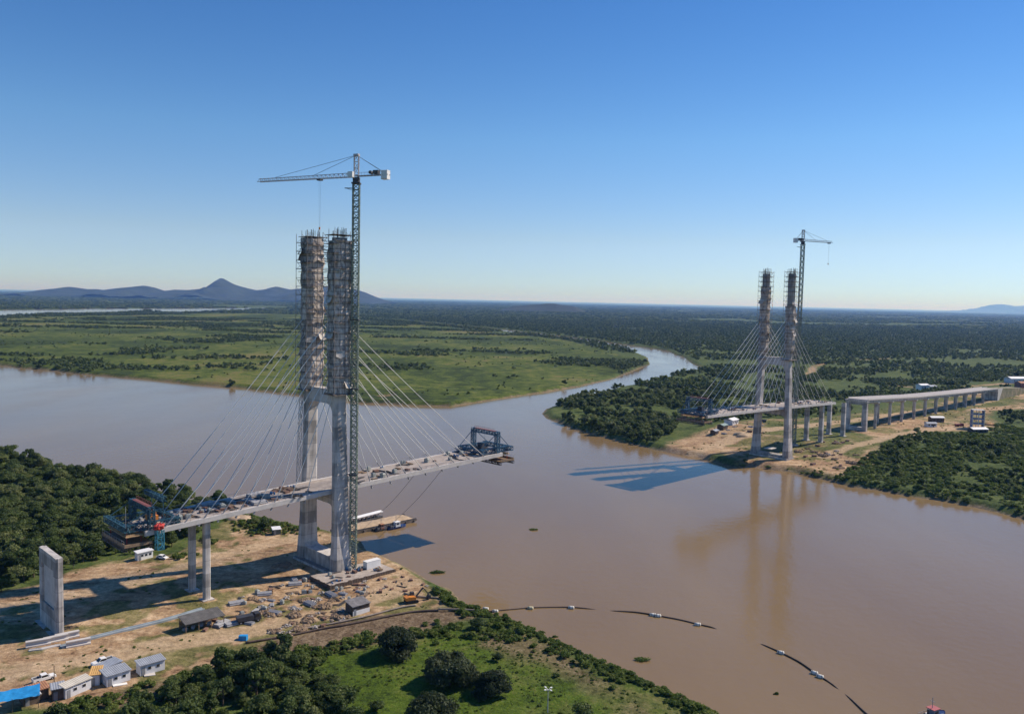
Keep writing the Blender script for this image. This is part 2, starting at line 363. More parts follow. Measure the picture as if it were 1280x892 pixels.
def empty(name, loc=(0, 0, 0), rz=0., label=None, cat=None, group=None):
    o = bpy.data.objects.new(name, None); col.objects.link(o); o.location = loc; o.rotation_euler = (0, 0, rz); o.empty_display_size = .5
    return tag(o, label, cat, group)
def copytree(o, loc=None, rz=None, scale=None, label=None, group=None, parent=None):
    c = o.copy(); col.objects.link(c); c.parent = parent
    for ch in [k for k in bpy.data.objects if k.parent == o]: copytree(ch, parent=c)
    if loc is not None: c.location = loc
    if rz is not None: c.rotation_euler = (0, 0, rz)
    if scale is not None: c.scale = (scale,)*3 if isinstance(scale, (int, float)) else scale
    if label: c['label'] = label
    if group: c['group'] = group
    return c
def hz(x, y): return float(height(np.array([x], float), np.array([y], float))[0])
def gp(px, py, z0=3.2):
    """terrain point at a photo pixel"""
    z = z0
    for _ in range(3):
        p = G(px, py, z); z = hz(p[0], p[1])
    return Vector((p[0], p[1], z))

# ------------------------------------------------------------------ ground sheet
def build_ground():
    a_f = np.radians(np.arange(-44, 44.01, .17)); a_c = np.radians(np.arange(50, 316, 7.5))
    ang = np.concatenate([a_f, a_c])
    rad = np.concatenate([[2, 40, 80], 110*np.exp(np.arange(0, math.log(3600/110), .0042)), 3600*np.exp(np.arange(.03, math.log(140000/3600), .035)), [150000]])
    A, Rr = np.meshgrid(ang, rad); X = Rr*np.sin(A); Y = Rr*np.cos(A)
    sh = X.shape; x = X.ravel(); y = Y.ravel()
    sd = waterdist(x, y); z = height(x, y, sd)
    z = np.where(np.hypot(x, y) > 9000, np.maximum(z, 2.5), z)
    nr, na = sh
    idx = np.arange(nr*na).reshape(nr, na)
    a = idx[:-1, :]; b = np.roll(idx, -1, axis=1)[:-1, :]; c = np.roll(idx, -1, axis=1)[1:, :]; d = idx[1:, :]
    F = np.stack([a, d, c, b], -1).reshape(-1, 4)
    me = bpy.data.meshes.new('ground'); me.vertices.add(len(x)); me.vertices.foreach_set('co', np.stack([x, y, z], 1).astype(np.float32).ravel())
    me.loops.add(F.size); me.loops.foreach_set('vertex_index', F.ravel().astype(np.int32))
    me.polygons.add(len(F)); me.polygons.foreach_set('loop_start', np.arange(0, F.size, 4, dtype=np.int32)); me.polygons.foreach_set('loop_total', np.full(len(F), 4, np.int32))
    me.update(calc_edges=True); me.polygons.foreach_set('use_smooth', np.ones(len(F), bool))
    dist = np.hypot(x, y); nb = fbm(x/14, y/14, 5, 4)-.5; nb2 = fbm(x/5, y/5, 8, 3)-.5; nbig = fbm(x/45, y/45, 15, 4)
    def region(P, soft=4., jit=14.):
        d_ = pdist(x, y, P); s_ = np.where(inpoly(x, y, P), d_, -d_); return sst(-soft, soft, s_+nb*jit+nb2*jit*.4)
    near = dist < 1500
    dirt = np.maximum(region(NEARSITE, 2, 9), region(EASTSITE, 4, 14))
    eg_ = region(EASTGRASS, 5, 26); dirt = dirt*(1-.9*eg_*sst(-.3, .0, nb))
    for P, wd in ROADS: dirt = np.maximum(dirt, .85*sst(1, 0, (pdist(x, y, P, False)+nb2*3-wd)/2.))
    # grass tufts surviving on the dirt
    dry = dirt*sst(.54, .66, nbig+nb2*.7)*.8
    dry = np.maximum(dry, eg_*sst(-.18, .1, nb)*.85)
    dry = np.maximum(dry, region(BROWN1, 6, 16)*0)
    road = np.zeros(len(x))
    for P, wd in TRACKS: road = np.maximum(road, .85*sst(1, 0, (pdist(x, y, P, False)+nb*7+nb2*4-wd)/2.5))
    red = np.maximum(region(REDSTRIP, 3, 9)*.9, np.maximum(region(BROWN1, 4, 16), region(BROWN2, 3, 12))*.85)
    meadow = region(MEADOW, 4, 8)*(1-.85*region(BOTWOOD, 5, 8))
    dry = np.maximum(dry, meadow*sst(-20, 40, x)*sst(-.12, .15, nb+nb2*.5)*.8)
    field = np.where(inpoly(x, y, FIELD), 1., 0.)
    shore = (sd > -3)*sst(2.2, .6, sd+nb2*4)*(.8)
    shore = shore*np.where(dist < 1300, 1, .6)
    for nm, v in (('dirt', dirt), ('dry', dry), ('red', red), ('meadow', meadow), ('field', field), ('sand', shore), ('road', road)):
        at = me.attributes.new(nm, 'FLOAT', 'POINT'); at.data.foreach_set('value', v.astype(np.float32))
    me.materials.append(terrain_mat()); o = bpy.data.objects.new('ground', me); col.objects.link(o); tag(o, kind='structure')
build_ground()
wm = MB(); wm.v = [(-150000, -150000, 0), (150000, -150000, 0), (150000, 150000, 0), (-150000, 150000, 0)]; wm.f = [(0, 1, 2, 3)]; wm.mi = [0]
# the water sheet ends inside 12 km: beyond that the land rises over it everywhere
wm.v = [(12000*math.sin(t), 12000*math.cos(t), 0) for t in np.linspace(0, 2*math.pi, 65)[:-1]]; wm.f = [tuple(range(63, -1, -1))]
tag(wm.build('water', water_mat()), kind='structure')

# ------------------------------------------------------------------ hills
def hills(D, line, depth, albedo='hill_forest'):
    """a range at distance D whose crest line rises and falls as listed (bearing in px, row in px), sloping down on both sides"""
    lx = [a for a, b in line]; ly = [CAMH+(361+a/1280*28.6-b)*D/FPX for a, b in line]
    nx, ny = 420, 40; v = []
    pxs = np.linspace(lx[0], lx[-1], nx); crest = np.interp(pxs, lx, ly)
    k = np.array([1, 2, 3, 2, 1])/9.; crest = np.convolve(np.pad(crest, 2, 'edge'), k, 'valid')
    for j in range(ny):
        q = j/(ny-1)*2-1; X = (pxs-640)/FPX*D; Y = np.full(nx, D+q*depth)
        sp = fbm(X/520, Y/420, 33, 4); fall = np.clip(1-abs(q)*(.86+.5*(sp-.5)*2), 0, 1)**1.25
        z = crest*fall*(1+.22*(fbm(X/260, Y/200, 35, 3)-.5)*min(1, abs(q)*5))
        v += [(a, b, max(-4., c-3)) for a, b, c in zip(X, Y, z)]
    b = MB(); b.v = v; b.f = [(j*nx+i, j*nx+i+1, (j+1)*nx+i+1, (j+1)*nx+i) for j in range(ny-1) for i in range(nx-1)]; b.mi = [0]*len(b.f)
    tag(b.build('hills', mat(albedo, (.03, .042, .03), .95, .3, .004)), kind='structure')
hills(12500, [(20,373),(45,366),(61,361.6),(75,359.6),(86,358.2),(97,359.6),(108,361.3),(119,361),(129,362.2),(144,360.3),(162,358.6),(180,356.6),(192,359),(204,363.2),(212,362.6),(219,361.5),(235,362.2),(248,361),
 (256,360),(264,355.5),(270,350.5),(276,346.6),(282,350),(290,354.5),(297,357),(309,360.3),(320,362.5),(330,361.5),(338,359),(345,357.5),(352,359.3),(362,361.6),(372,360.5),(390,358.4),(418,356.3),(440,360),(456,365.5),(470,371.5),(490,378)], 1300)
hills(7500, [(610,392),(640,382),(658,380.6),(672,379.9),(682,378.8),(692,378.9),(700,380.6),(715,382),(740,392)], 500)
hills(48000, [(1196,392),(1212,388),(1226,385.6),(1234,382),(1243,380),(1252,380.2),(1262,382.5),(1274,382.2),(1284,381.5),(1296,384),(1330,392)], 3500)

# ------------------------------------------------------------------ trees
def crown_mesh(name, seed, r, h, lobes, leaves, size, material, flat=.8, base=.32, spread=.72):
    """leaf-sized faces in clumps through the crown, over rough inner boughs"""
    g = np.random.default_rng(seed); V = []; Fc = []; T = []
    for i in range(lobes):
        t = g.uniform(0, 2*math.pi); q = math.sqrt(g.uniform(0, 1))*spread*g.uniform(.85, 1.12); zz = g.uniform(0, 1)
        lr = r*g.uniform(.18, .46)
        rad = r*q*(1-.35*zz); c = np.array([rad*math.cos(t), rad*math.sin(t), h*(base+(1-base)*(.12+.68*zz*(1-.35*q)))])
        tint = g.uniform(0, 1)
        # inner mass
        k = len(V); nu, nv = 6, 4
        for a in range(nv+1):
            for b in range(nu):
                ph = math.pi*a/nv; th = 2*math.pi*b/nu; jj = g.uniform(.6, .82)
                V.append(c+lr*jj*np.array([math.sin(ph)*math.cos(th), math.sin(ph)*math.sin(th), flat*math.cos(ph)]))
        for a in range(nv):
            for b in range(nu): Fc.append((k+a*nu+b, k+(a+1)*nu+b, k+(a+1)*nu+(b+1) % nu, k+a*nu+(b+1) % nu)); T.append(tint*.6)
        n = g.normal(size=(leaves, 3)); n[:, 2] = np.abs(n[:, 2])*.9+n[:, 2]*.1; n /= np.linalg.norm(n, axis=1)[:, None]
        n2 = n.copy(); n2[:, 2] *= flat
        P = c+n2*lr*g.uniform(.72, 1.22, (leaves, 1))
        nn = n+g.normal(size=(leaves, 3))*.55; nn /= np.linalg.norm(nn, axis=1)[:, None]
        u = np.cross(nn, g.normal(size=(leaves, 3))); u /= np.linalg.norm(u, axis=1)[:, None]; w_ = np.cross(nn, u)
        s_ = size*g.uniform(.5, 1.25, (leaves, 1))
        tl = np.clip(tint+g.normal(size=leaves)*.18, 0, 1)
        for j in range(leaves):
            k = len(V); a = u[j]*s_[j]; b = w_[j]*s_[j]*.7
            V += [P[j]-a, P[j]+b-nn[j]*s_[j]*.15, P[j]+a, P[j]-b-nn[j]*s_[j]*.15]; Fc.append((k, k+1, k+2, k+3)); T.append(tl[j])
    me = bpy.data.meshes.new(name); me.from_pydata([tuple(p) for p in V], [], Fc); me.materials.append(material)
    at = me.attributes.new('tint', 'FLOAT', 'FACE'); at.data.foreach_set('value', np.array(T, np.float32)); me.update()
    return me
def trunk_mesh(seed, r, h):
    g = random.Random(seed); b = MB(); top = h*.62
    b.tube([(0, 0, -.4), (g.uniform(-.1, .1), g.uniform(-.1, .1), top*.4), (g.uniform(-.3, .3), g.uniform(-.3, .3), top)], [r*.075, r*.055, r*.03], 7)
    for i in range(5):
        t = g.uniform(0, 6.28); z0 = top*g.uniform(.35, .8); q = r*g.uniform(.4, .65)
        b.tube([(0, 0, z0), (math.cos(t)*q*.5, math.sin(t)*q*.5, z0+h*.13), (math.cos(t)*q, math.sin(t)*q, z0+h*.2)], [r*.035, r*.025, r*.012], 5)
    return b.mesh('trunk', BARK)
HI = []     # detailed trees, unit: radius 4, height 8
for i in range(6):
    HI.append((crown_mesh('crown', 100+i, 4.2, 7.6+.6*(i % 3), 15+2*(i % 3), 110, .36, LEAF, .8, .2), trunk_mesh(i, 4, 8)))
HI.append((crown_mesh('crown', 120, 3.6, 9.4, 9, 70, .42, LEAF, 1.0, .3), trunk_mesh(7, 4, 10)))
HI.append((crown_mesh('crown', 121, 5.2, 6.4, 12, 95, .40, LEAF, .6, .35), trunk_mesh(8, 4, 7)))
HI.append((crown_mesh('crown', 122, 3.2, 7.0, 7, 38, .34, LEAF, .9, .3), trunk_mesh(9, 5, 9)))
BIG = [(crown_mesh('crown', 200+i, 7.4, 10.5, 30, 215, .46, LEAFD, .75, .02, .86), trunk_mesh(20+i, 7, 10)) for i in range(3)]
def tree(name, loc, kind, k, label, group=None, rz=0., cat='tree'):
    e = empty(name, loc, rz, label, cat, group)
    for m_, nm in zip(kind, ('crown', 'trunk')):
        o = bpy.data.objects.new(nm, m_); col.objects.link(o); o.parent = e
    e.scale = k if isinstance(k, tuple) else (k, k, k)
    return e
def proto_coll(name, meshes):
    c = bpy.data.collections.new(name)
    for i, m_ in enumerate(meshes):
        o = bpy.data.objects.new('%s_%02d' % (name, i), m_); c.objects.link(o)
    return c
def scatter(name, pts, sc_, label, cat, coll, npro, kind='stuff'):
    me = bpy.data.meshes.new(name); me.from_pydata([tuple(p) for p in pts], [], [])
    n_ = len(pts)
    a = me.attributes.new('scl', 'FLOAT_VECTOR', 'POINT'); a.data.foreach_set('vector', np.asarray(sc_, np.float32).ravel())
    a = me.attributes.new('rot', 'FLOAT', 'POINT'); a.data.foreach_set('value', rng.uniform(0, 6.28, n_).astype(np.float32))
    a = me.attributes.new('pick', 'INT', 'POINT'); a.data.foreach_set('value', rng.integers(0, npro, n_).astype(np.int32))
    o = bpy.data.objects.new(name, me); col.objects.link(o); tag(o, label, cat, kind=kind)
    g = bpy.data.node_groups.new(name, 'GeometryNodeTree')
    g.interface.new_socket('Geometry', in_out='INPUT', socket_type='NodeSocketGeometry'); g.interface.new_socket('Geometry', in_out='OUTPUT', socket_type='NodeSocketGeometry')
    gi = g.nodes.new('NodeGroupInput'); go = g.nodes.new('NodeGroupOutput'); ip = g.nodes.new('GeometryNodeInstanceOnPoints')
    ci = g.nodes.new('GeometryNodeCollectionInfo'); ci.inputs[0].default_value = coll; ci.inputs['Separate Children'].default_value = True; ci.inputs['Reset Children'].default_value = True
    def na(nm, t):
        x = g.nodes.new('GeometryNodeInputNamedAttribute'); x.data_type = t; x.inputs[0].default_value = nm; return [s for s in x.outputs if s.enabled][0]
    mp = g.nodes.new('GeometryNodeMeshToPoints'); g.links.new(gi.outputs[0], mp.inputs[0]); g.links.new(mp.outputs[0], ip.inputs['Points'])
    g.links.new(ci.outputs[0], ip.inputs['Instance']); ip.inputs['Pick Instance'].default_value = True
    g.links.new(na('pick', 'INT'), ip.inputs['Instance Index']); g.links.new(na('scl', 'FLOAT_VECTOR'), ip.inputs['Scale'])
    cx = g.nodes.new('ShaderNodeCombineXYZ'); g.links.new(na('rot', 'FLOAT'), cx.inputs[2])
    er = g.nodes.new('FunctionNodeEulerToRotation'); g.links.new(cx.outputs[0], er.inputs[0]); g.links.new(er.outputs[0], ip.inputs['Rotation'])
    g.links.new(ip.outputs[0], go.inputs[0])
    md = o.modifiers.new('scatter', 'NODES'); md.node_group = g
    return o
MID = proto_coll('midtree', [crown_mesh('crown', 300+i, 4.2, 7.4, 9, 45, .62, LEAF, .8, .1) for i in range(5)])
LOW = proto_coll('lowtree', [crown_mesh('crown', 400+i, 4.5, 6.8, 6, 14, 1.3, LEAF, .8, .05) for i in range(4)])
CLUMP = proto_coll('clump', [crown_mesh('crown', 500+i, 16, 8, 16, 8, 3.2, LEAF, .45, .0) for i in range(4)])
SHRUB = proto_coll('shrub', [crown_mesh('crown', 600+i, 1.7, 1.8, 6, 40, .26, LEAFB, .8, .0) for i in range(4)])
WEED = proto_coll('weed', [crown_mesh('crown', 700+i, .9, .6, 4, 22, .16, LEAFB, .6, .0) for i in range(3)])

def grid(x0, x1, y0, y1, st, jit=.45):
    X, Y = np.meshgrid(np.arange(x0, x1, st), np.arange(y0, y1, st)); n_ = X.size
    return X.ravel()+rng.uniform(-jit, jit, n_)*st, Y.ravel()+rng.uniform(-jit, jit, n_)*st
def bounds(P): a = np.array(P); return a[:, 0].min(), a[:, 0].max(), a[:, 1].min(), a[:, 1].max()
# --- woods near the camera: single trees for the nearest 300
cand = []
for P, st, which in ((LEFTWOOD, 4.7, 0), (BOTWOOD, 4.2, 1)):
    x, y = grid(*bounds(P), st); ok = inpoly(x, y, P); x, y = x[ok], y[ok]
    sd = waterdist(x, y); rd = pdist(x, y, ROADS[0][0], False); ok = (sd > 2.) & (rd > 6.5); x, y, sd = x[ok], y[ok], sd[ok]
    z = height(x, y, sd)
    # only what the photo can see
    v = np.stack([x, y, z+4-CAMH], 1); px = 640+FPX*(v@cR)/(v@cF); py = 446-FPX*(v@cU)/(v@cF)
    ok = (px > -60) & (py < 930) & (px < 1340)
    for a, b, c in zip(x[ok], y[ok], z[ok]): cand.append((math.hypot(a, b), a, b, c, which))
cand.sort()
cnt = 0; rest = []
for dd, a, b, c, which in cand:
    k = .42+.75*random.random()**1.5 if which == 0 else .38+.6*random.random()**1.4
    if cnt < 285:
        lab = ('tree crowded in the dark wood at the bottom left, below the cabins', 'trees of the wood at the bottom left') if which else ('tree crowded in the dense wood on the near bank left of the bridge', 'trees of the wood left of the bridge')
        tree('broadleaf_tree', (a, b, c-.3), HI[random.randrange(9)], (k*random.uniform(.9, 1.15), k*random.uniform(.9, 1.15), k*random.uniform(.85, 1.2)), lab[0], lab[1], random.uniform(0, 6.28)); cnt += 1
    else: rest.append((a, b, c-.3, k))
rest = np.array(rest)
scatter('riverside_wood', rest[:, :3], np.repeat(rest[:, 3:4], 3, 1), 'dense dark wood along the near river bank behind the bridge end', 'wood', proto_coll('woodtree', [h_[0] for h_ in HI]), 9)
# --- middle distance woods
P3 = []; S3 = []
def add(x, y, keep, k0, k1, zs=1.):
    x, y = x[keep], y[keep]; sd = waterdist(x, y); ok = sd > 3; x, y, sd = x[ok], y[ok], sd[ok]
    z = height(x, y, sd); k = rng.uniform(k0, k1, len(x))
    P3.append(np.stack([x, y, z-.3], 1)); S3.append(np.stack([k, k, k*zs], 1))
x, y = grid(*bounds(EASTPEN), 6.5); add(x, y, inpoly(x, y, EASTPEN) & (fbm(x/35, y/35, 41) > .46), .6, 1.25)
def frame(x, y, m=60):
    v = np.stack([x, y, np.full(len(x), 3-CAMH)], 1); dpt = np.maximum(v@cF, 1); px = 640+FPX*(v@cR)/dpt; return (px > -m) & (px < 1280+m)
# right bank scrub and trees between the river and 1300 m
x, y = grid(150, 1000, 300, 1300, 7.5); sE = (x-NPOS[0])*SV[0]+(y-NPOS[1])*SV[1]; tE = (x-NPOS[0])*TV[0]+(y-NPOS[1])*TV[1]
site = inpoly(x, y, EASTSITE) | inpoly(x, y, EASTGRASS) | (pdist(x, y, EASTSITE) < 7)
roadd = np.minimum(pdist(x, y, ROADS[1][0], False), pdist(x, y, ROADS[2][0], False))
viad = (sE > 225) & (sE < 880) & (np.abs(tE) < 16)
nz = fbm(x/55, y/55, 44); inE = ~inpoly(x, y, EASTPEN) & ~site & ~viad & (roadd > 9) & frame(x, y)
SIDE = tE > 20
add(x, y, inE & ~SIDE & (nz > .50), .45, 1.1); 
add(x, y, inE & SIDE & (nz+.3*(fbm(x/15, y/15, 47)-.5) > .59), .3, 1.05)
# clumps on the far green field
x, y = grid(-1800, 700, 700, 3300, 11); inF = inpoly(x, y, FIELD) & frame(x, y); nf = fbm(x/150, y/95, 51, 5); far = sst(1500, 3000, y)
add(x, y, inF & (nf+far*.11 > .62), .6, 1.25, .8)
x, y = grid(-1800, 700, 700, 3300, 24); add(x, y, inpoly(x, y, FIELD) & frame(x, y) & (fbm(x/60, y/60, 57) > .61), .3, .6, .8)
P3 = np.concatenate(P3); S3 = np.concatenate(S3); dd = np.hypot(P3[:, 0], P3[:, 1])
m_ = dd < 900
scatter('riverside_trees', P3[m_], S3[m_], 'trees and thickets on the far right river bank around the building site', 'wood', MID, 5)
scatter('field_trees', P3[~m_], S3[~m_], 'dark tree clumps dotted over the green river plain', 'trees', LOW, 4)
# --- far forest
Pf = []; Sf = []
x, y = grid(-2600, 3200, 1000, 4200, 13.5); ok = ~inpoly(x, y, FIELD) & frame(x, y) & (y > 1150); x, y = x[ok], y[ok]
sE = (x-NPOS[0])*SV[0]+(y-NPOS[1])*SV[1]; n1 = fbm(x/220, y/220, 61, 5); n2 = fbm(x/40, y/40, 62, 3)
far = sst(1200, 2600, y); ok = (n1+.5*n2+.16*far > .69); x, y = x[ok], y[ok]; sd = waterdist(x, y); ok = sd > 6; x, y, sd = x[ok], y[ok], sd[ok]
Pf = np.stack([x, y, height(x, y, sd)-.5], 1); k = rng.uniform(.65, 1.35, len(x)); Sf = np.stack([k, k, k*rng.uniform(.8, 1.2, len(x))], 1)
scatter('far_forest', Pf, Sf, 'dark forest stretching over the plain beyond the river', 'forest', LOW, 4)
Pg = []; Sg = []
for y0, y1, st in ((4200, 7000, 34), (7000, 12000, 60), (12000, 26000, 150)):
    x, y = grid(-y1*.66, y1*.66, y0, y1, st); ok = frame(x, y, 30); x, y = x[ok], y[ok]; n1 = fbm(x/700, y/500, 71, 5); ok = n1 > .43; x, y = x[ok], y[ok]
    sd = waterdist(x, y); ok = sd > 12; x, y, sd = x[ok], y[ok], sd[ok]
    k = st/34*rng.uniform(.8, 1.4, len(x)); Pg.append(np.stack([x, y, np.full(len(x), 2.)], 1)); Sg.append(np.stack([k, k, rng.uniform(.8, 1.5, len(x))], 1))
scatter('horizon_forest', np.concatenate(Pg), np.concatenate(Sg), 'forest canopy running out to the horizon', 'forest', CLUMP, 4)
print('pts', len(P3), len(Pf), sum(len(q) for q in Pg), 'trees', cnt, len(rest))
# --- shrubs
Ps = []; Ss = []
def shrubs(P, st, thr, k0, k1, extra=None):
    x, y = grid(*bounds(P), st); ok = inpoly(x, y, P) & (fbm(x/9, y/9, 81, 3) > thr); x, y = x[ok], y[ok]; sd = waterdist(x, y); ok = sd > .6
    if extra is not None: ok &= extra(x, y, sd)
    x, y, sd = x[ok], y[ok], sd[ok]; k = rng.uniform(k0, k1, len(x)); Ps.append(np.stack([x, y, height(x, y, sd)-.15], 1)); Ss.append(np.stack([k, k, k*rng.uniform(.6, 1.1, len(x))], 1))
BANK = poly([(540,735),(575,748),(600,762),(644,776),(668,788),(714,806),(790,842),(823,858),(885,886),(960,930),(930,950),(860,893),(790,862),(715,829),(660,806),(600,800),(560,800),(505,795),(480,790),(560,775),(575,768),(555,755)], 3)
shrubs(BANK, 1.9, .40, .5, 1.25); shrubs(BANK, 1.3, .18, .35, .95, lambda x, y, sd: sd < 8)
E_BANK = poly([(684,522),(742,543),(820,563),(812,550),(742,530)], 3); shrubs(E_BANK, 3, .3, .6, 1.3)
E2 = poly([(905,584),(941,582),(990,590),(1060,607),(1152,622),(1219,634),(1300,652),(1300,545),(1245,535),(1230,545),(1140,547),(1100,562),(1050,592),(985,580),(930,574)], 4)
shrubs(E2, 2.7, .38, .35, 1.7)
MIDL = poly([(215,700),(235,672),(300,640),(345,652),(395,664),(395,668),(350,668),(300,672),(262,690),(235,702)], 3); shrubs(MIDL, 2.2, .46, .5, 1.2)
EDGE = poly([(-20,905),(60,886),(120,872),(160,858),(215,848),(300,822),(380,808),(470,790),(480,800),(420,820),(330,855),(220,885),(150,905),(0,950)], 3); shrubs(EDGE, 1.9, .42, .5, 1.3); shrubs(BOTWOOD, 3, .35, .6, 1.4)
MED = MEADOW; shrubs(MED, 7, .52, .3, .9)
shrubs(BROWN1, 5, .5, .3, .6)
Ps = np.concatenate(Ps); Ss = np.concatenate(Ss); scatter('bank_shrubs', Ps, Ss, 'green shrubs and climbers covering the river banks', 'shrubs', SHRUB, 4)
Ps = []; Ss = []
shrubs(NEARSITE, 3.2, .66, .3, 1.1); shrubs(MEADOW, 1.6, .46, .3, .9); shrubs(EASTSITE, 5, .62, .8, 1.6)
Ps = np.concatenate(Ps); Ss = np.concatenate(Ss); scatter('weeds', Ps, Ss, 'low weeds and grass tufts on the site and the meadow', 'weeds', WEED, 3)
# --- the round crowned trees of the foreground meadow
for (px, py, k, kd, lab) in ((497,818,.82,0,'round dark tree, leftmost on the meadow edge by the dirt strip'),
    (562,854,.95,1,'largest round dark tree in the middle of the foreground meadow'),
    (614,868,.68,2,'round dark tree right of the largest meadow tree'),
    (540,908,.8,0,'round dark tree cut off by the bottom edge, below the largest meadow tree')):
    p = gp(px, py); tree('meadow_tree', p-Vector((0, 0, .3)), BIG[kd], k, lab, None, px*.7)
for (px, py, k, lab) in ((596,786,.62,'bushy tree on the bank where the floating pipe comes ashore'), (621,825,.42,'small bush on the brown patch above the meadow'), (470,888,.45,'dark bush at the lower left of the meadow'),
    (727,905,.8,'broad bush cut off by the bottom edge, right of the lamp post'), (331,662,.85,'lone tree on the sand behind the left bridge pier'), (318,655,.6,'low tree just left of the lone tree behind the pier')):
    p = gp(px, py); tree('bush', p-Vector((0, 0, .3)), HI[int(px) % 6], (k*1.1, k*1.1, k*.8), lab, None, px, 'tree' if 'tree' in lab else 'bush')

# ------------------------------------------------------------------ bridge
CON = MC['concrete']
CONL = mat('pale_concrete', (.56, .525, .49), .85, .12, .4)
DECKT = mat('deck_top', (.46, .40, .345), .9, c2=(.30, .255, .22), scale=.5)
WOOD = mat('formwork_wood', (.24, .17, .11), .85, .35, 1.5)
DARKS = mat('dark_steel', (.07, .07, .075), .6, .3, 1)
GREYS = mat('grey_steel', (.32, .32, .33), .5, .2, 1)
BLUE = mat('blue_paint', (.03, .085, .12), .5, .25, 1)
RED = mat('red_paint', (.5, .05, .04), .5, .2, 1)
ORANGE = mat('orange_paint', (.6, .22, .04), .5, .2, 1)
WHITE = mat('white_paint', (.8, .79, .76), .5, .06, .6)
CABLE = mat('cable_sheath', (.68, .68, .65), .45, .05, .2)
GLASS = mat('dark_glass', (.02, .025, .03), .1, .1, 1, spec=.6)
RUBBER = mat('rubber', (.02, .02, .02), .8, .1, 3)
def net_mat():
    m = bpy.data.materials.new('debris_net'); n, p, o = nodes(m); tc = N(n, 'ShaderNodeTexCoord')
    mp = N(n, 'ShaderNodeMapping'); mp.inputs['Scale'].default_value = (.5, .5, .2); L(n, tc.outputs['Object'], mp.inputs[0])
    z = N(n, 'ShaderNodeTexNoise'); z.inputs['Scale'].default_value = 1; z.inputs['Detail'].default_value = 8; z.inputs['Roughness'].default_value = .7; z.inputs['Distortion'].default_value = 1.2; L(n, mp.outputs[0], z.inputs[0])
    rp = N(n, 'ShaderNodeValToRGB'); L(n, z.outputs[0], rp.inputs[0]); e = rp.color_ramp.elements
    e[0].position = .34; e[0].color = (.19, .16, .14, 1); e[1].position = .5; e[1].color = (.56, .49, .43, 1); q = e.new(.68); q.color = (.80, .73, .66, 1)
    sx = N(n, 'ShaderNodeSeparateXYZ'); L(n, tc.outputs['Object'], sx.inputs[0])
    def lines(sock, period, width):      # scaffold lifts and standards showing through the cloth
        d = N(n, 'ShaderNodeMath', operation='DIVIDE'); L(n, sock, d.inputs[0]); d.inputs[1].default_value = period
        f = N(n, 'ShaderNodeMath', operation='FRACT'); L(n, d.outputs[0], f.inputs[0]); l = N(n, 'ShaderNodeMath', operation='LESS_THAN'); L(n, f.outputs[0], l.inputs[0]); l.inputs[1].default_value = width; return l.outputs[0]
    ad = N(n, 'ShaderNodeMath', operation='ADD'); L(n, lines(sx.outputs[2], 2.07, .16), ad.inputs[0]); L(n, lines(sx.outputs[0], 1.8, .12), ad.inputs[1])
    mm = N(n, 'ShaderNodeMath', operation='MULTIPLY'); mm.use_clamp = True; L(n, ad.outputs[0], mm.inputs[0]); mm.inputs[1].default_value = .6
    mx = N(n, 'ShaderNodeMix', data_type='RGBA'); L(n, mm.outputs[0], mx.inputs[0]); L(n, rp.outputs[0], mx.inputs[6]); mx.inputs[7].default_value = (.12, .105, .095, 1)
    L(n, mx.outputs[2], p.inputs['Base Color']); p.inputs['Roughness'].default_value = .9; p.inputs['Specular IOR Level'].default_value = .1
    MC['net'] = m; return m
NET = net_mat()

def octring(cx, cy, a, b, z, ch):
    a, b = a/2, b/2
    return [(cx-a+ch, cy-b, z), (cx+a-ch, cy-b, z), (cx+a, cy-b+ch, z), (cx+a, cy+b-ch, z), (cx+a-ch, cy+b, z), (cx-a+ch, cy+b, z), (cx-a, cy+b-ch, z), (cx-a, cy-b+ch, z)]
def legy(z):  # half distance of the leg axes
    return np.interp(z, [0, 64, 72, 130], [11.2, 9.2, 8.9, 8.7])
def netting(sgn, z0, z1, a, b, seed):
    """loose cloth wrapped round the mast in overlapping storeys"""
    bm = MB(); g = random.Random(seed); nz_ = int((z1-z0)/.55); per = 44
    rings = []
    for i in range(nz_+1):
        z = z0+(z1-z0)*i/nz_; ring = []; cy = sgn*legy(z)
        fl = (z-z0) % 6.2/6.2; bulge = .30*math.sin(fl*math.pi)**.7
        for j in range(per):
            t = 2*math.pi*j/per; c, s_ = math.cos(t), math.sin(t); e_ = .55
            ux = math.copysign(abs(c)**e_, c)*a/2; uy = math.copysign(abs(s_)**e_, s_)*b/2
            nv_ = float(fbm(np.array([j*.35+seed]), np.array([z*.22]), seed, 3)[0]); n3 = float(fbm(np.array([j*1.1+seed]), np.array([z*.9]), seed+5, 2)[0])
            k = 1+(bulge*(nv_*1.5)+(nv_-.5)*.7+(n3-.5)*.35)/3.2
            ring.append((ux*k, cy+uy*k, z+(nv_-.5)*.6))
        rings.append(ring)
    bm.loft(rings, cap=False); return bm
def scaffold(sgn, z0, z1, a, b, step=3.1):
    bm = MB(); g = random.Random(int(z0*10+sgn)); a, b = a/2, b/2
    pts = [(-a, -b), (-a, 0), (-a, b), (0, b), (a, b), (a, 0), (a, -b), (0, -b)]
    for (u, v_) in pts:
        bm.bar((u, sgn*legy(z0)+v_, z0), (u, sgn*legy(z1)+v_, z1+g.uniform(.3, 2.2)), .13)
    z = z0
    while z < z1:
        cy = sgn*legy(z)
        for i in range(8):
            p, q = pts[i], pts[(i+1) % 8]
            bm.bar((p[0], cy+p[1], z), (q[0], cy+q[1], z), .1)
            if g.random() < .4: bm.bar((p[0], cy+p[1], z), (q[0], cy+q[1], z+step), .08)
            if g.random() < .25: bm.bar((p[0]*.98, cy+p[1]*.98, z+.1), (q[0]*.98, cy+q[1]*.98, z+.1), .9, .08)
        z += step
    return bm
